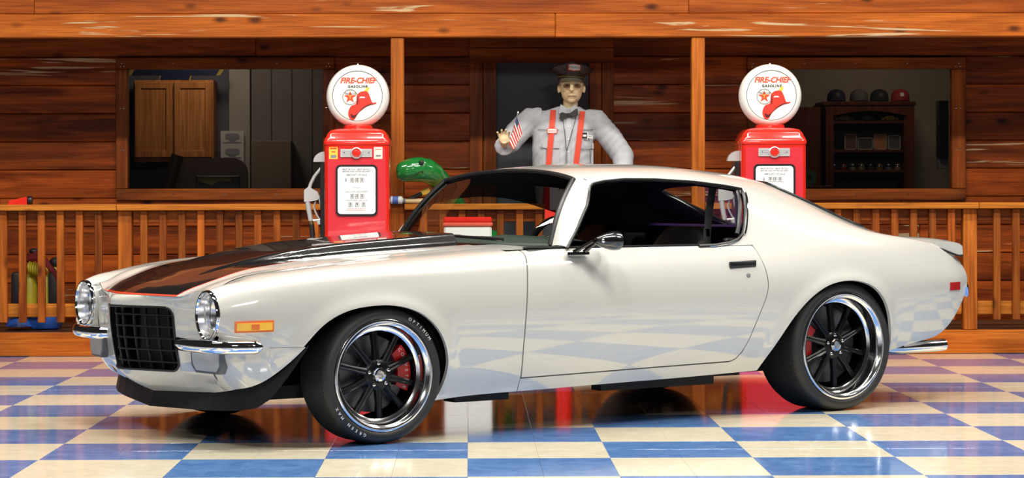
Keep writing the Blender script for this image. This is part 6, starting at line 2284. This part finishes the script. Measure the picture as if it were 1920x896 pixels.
# little toy cars on the lower and the top shelf
TC = [((0.05, 0.05, 0.06), 'black'), ((0.35, 0.03, 0.02), 'red'), ((0.5, 0.48, 0.4), 'silver'), ((0.5, 0.42, 0.22), 'gold'), ((0.09, 0.10, 0.1), 'dark grey'), ((0.45, 0.22, 0.05), 'orange'), ((0.3, 0.32, 0.33), 'light grey'), ((0.6, 0.40, 0.25), 'tan')]
for k, (c, nm) in enumerate(TC):
    hx = 2.992 + 0.0745 * k
    t_ = empty('toy_helmet', (hx, BY + 0.10, 1.3095))
    tag(t_, f'shiny {nm} miniature racing helmet on the low bookcase shelf', 'toy helmet', 'miniature helmets on the low shelf')
    m = plain('toy_' + nm.replace(' ', '_'), c, 0.12, coat=1, metal=0.4)
    MB().lathe([(0.026, 0.0), (0.031, 0.012), (0.033, 0.028), (0.027, 0.046), (0.014, 0.056), (0, 0.058)], 18).build('shell', m, t_)
    MB().lathe([(0.0335, 0.022), (0.0345, 0.030), (0.031, 0.040)], 18).build('visor', M_CHROME if k in (1, 3, 5, 7) else M_BLKTRIM, t_)
for x, w_, c, nm in ((3.075, 0.16, (0.22, 0.12, 0.08), 'brown'), (3.27, 0.11, (0.05, 0.08, 0.06), 'dark green'), (3.45, 0.14, (0.6, 0.36, 0.05), 'yellow')):
    t_ = empty('toy_car', (x, BY + 0.10, 1.7095))
    tag(t_, f'{nm} toy car on the top bookcase shelf', 'toy car', 'toy cars on the top shelf')
    m = plain('toycar_' + nm.replace(' ', '_'), c, 0.25, coat=1)
    MB().prism([(-w_ / 2, 0.008), (w_ / 2, 0.008), (w_ / 2, 0.022), (w_ * 0.3, 0.026), (w_ * 0.15, 0.042), (-w_ * 0.2, 0.042), (-w_ * 0.38, 0.028), (-w_ / 2, 0.026)], -0.025, 0.025, lambda a, b, d: (a, d, b)).build('toy_body', m, t_, smooth=False)
    for s in (-0.3, 0.3):
        MB().lathe([(0, -0.028), (0.010, -0.028), (0.010, 0.028), (0, 0.028)], 12, Matrix.Translation((s * w_, 0, 0.010)) @ Matrix.Rotation(pi / 2, 4, 'X')).build('toy_wheel', M_BLKTRIM, t_)
spk = empty('wall_speaker', (3.858, 18.02, 1.40))
tag(spk, 'tall black slim loudspeaker on a grey bracket by the tan wall', 'speaker')
MB().box(-0.04, 0.04, 0.0, 0.12, 0.0, 0.47, 0.006).build('speaker_case', M_BLKTRIM, spk, smooth=False)
MB().box(-0.035, 0.04, 0.03, 0.12, -0.085, 0.0, 0.004).build('bracket', M_GREYFR, spk, smooth=False)
gd = empty('tape_roll', (2.715, 17.75, 1.1795))
tag(gd, 'green round tape roll with a dark hub beside the red pump, inside the window', 'tape roll')
Rg = Matrix.Translation((0, 0, 0.065)) @ Matrix.Rotation(pi / 2, 4, 'X')
MB().lathe([(0.020, -0.02), (0.065, -0.02), (0.065, 0.02), (0.020, 0.02), (0.020, -0.02)], 32, Rg).build('roll', plain('green_roll', (0.05, 0.13, 0.05), 0.5), gd)
MB().lathe([(0, 0.015), (0.020, 0.015), (0.020, -0.015), (0, -0.015)], 24, Rg).build('hub', M_INK, gd)
tag(MB().box(2.25, 2.88, 17.6, 17.9, 1.13, 1.179, 0.004).build('room_shelf', M_CHERRY, smooth=False), 'dark wooden shelf board carrying the green tape roll', 'shelf')
wr = tag(MB().box(1.75, 2.86, 18.05, 18.45, 0.103, 1.82, 0.006).build('wardrobe', M_CHERRY, smooth=False), 'dark tall cabinet beside the bookcase', 'cabinet')
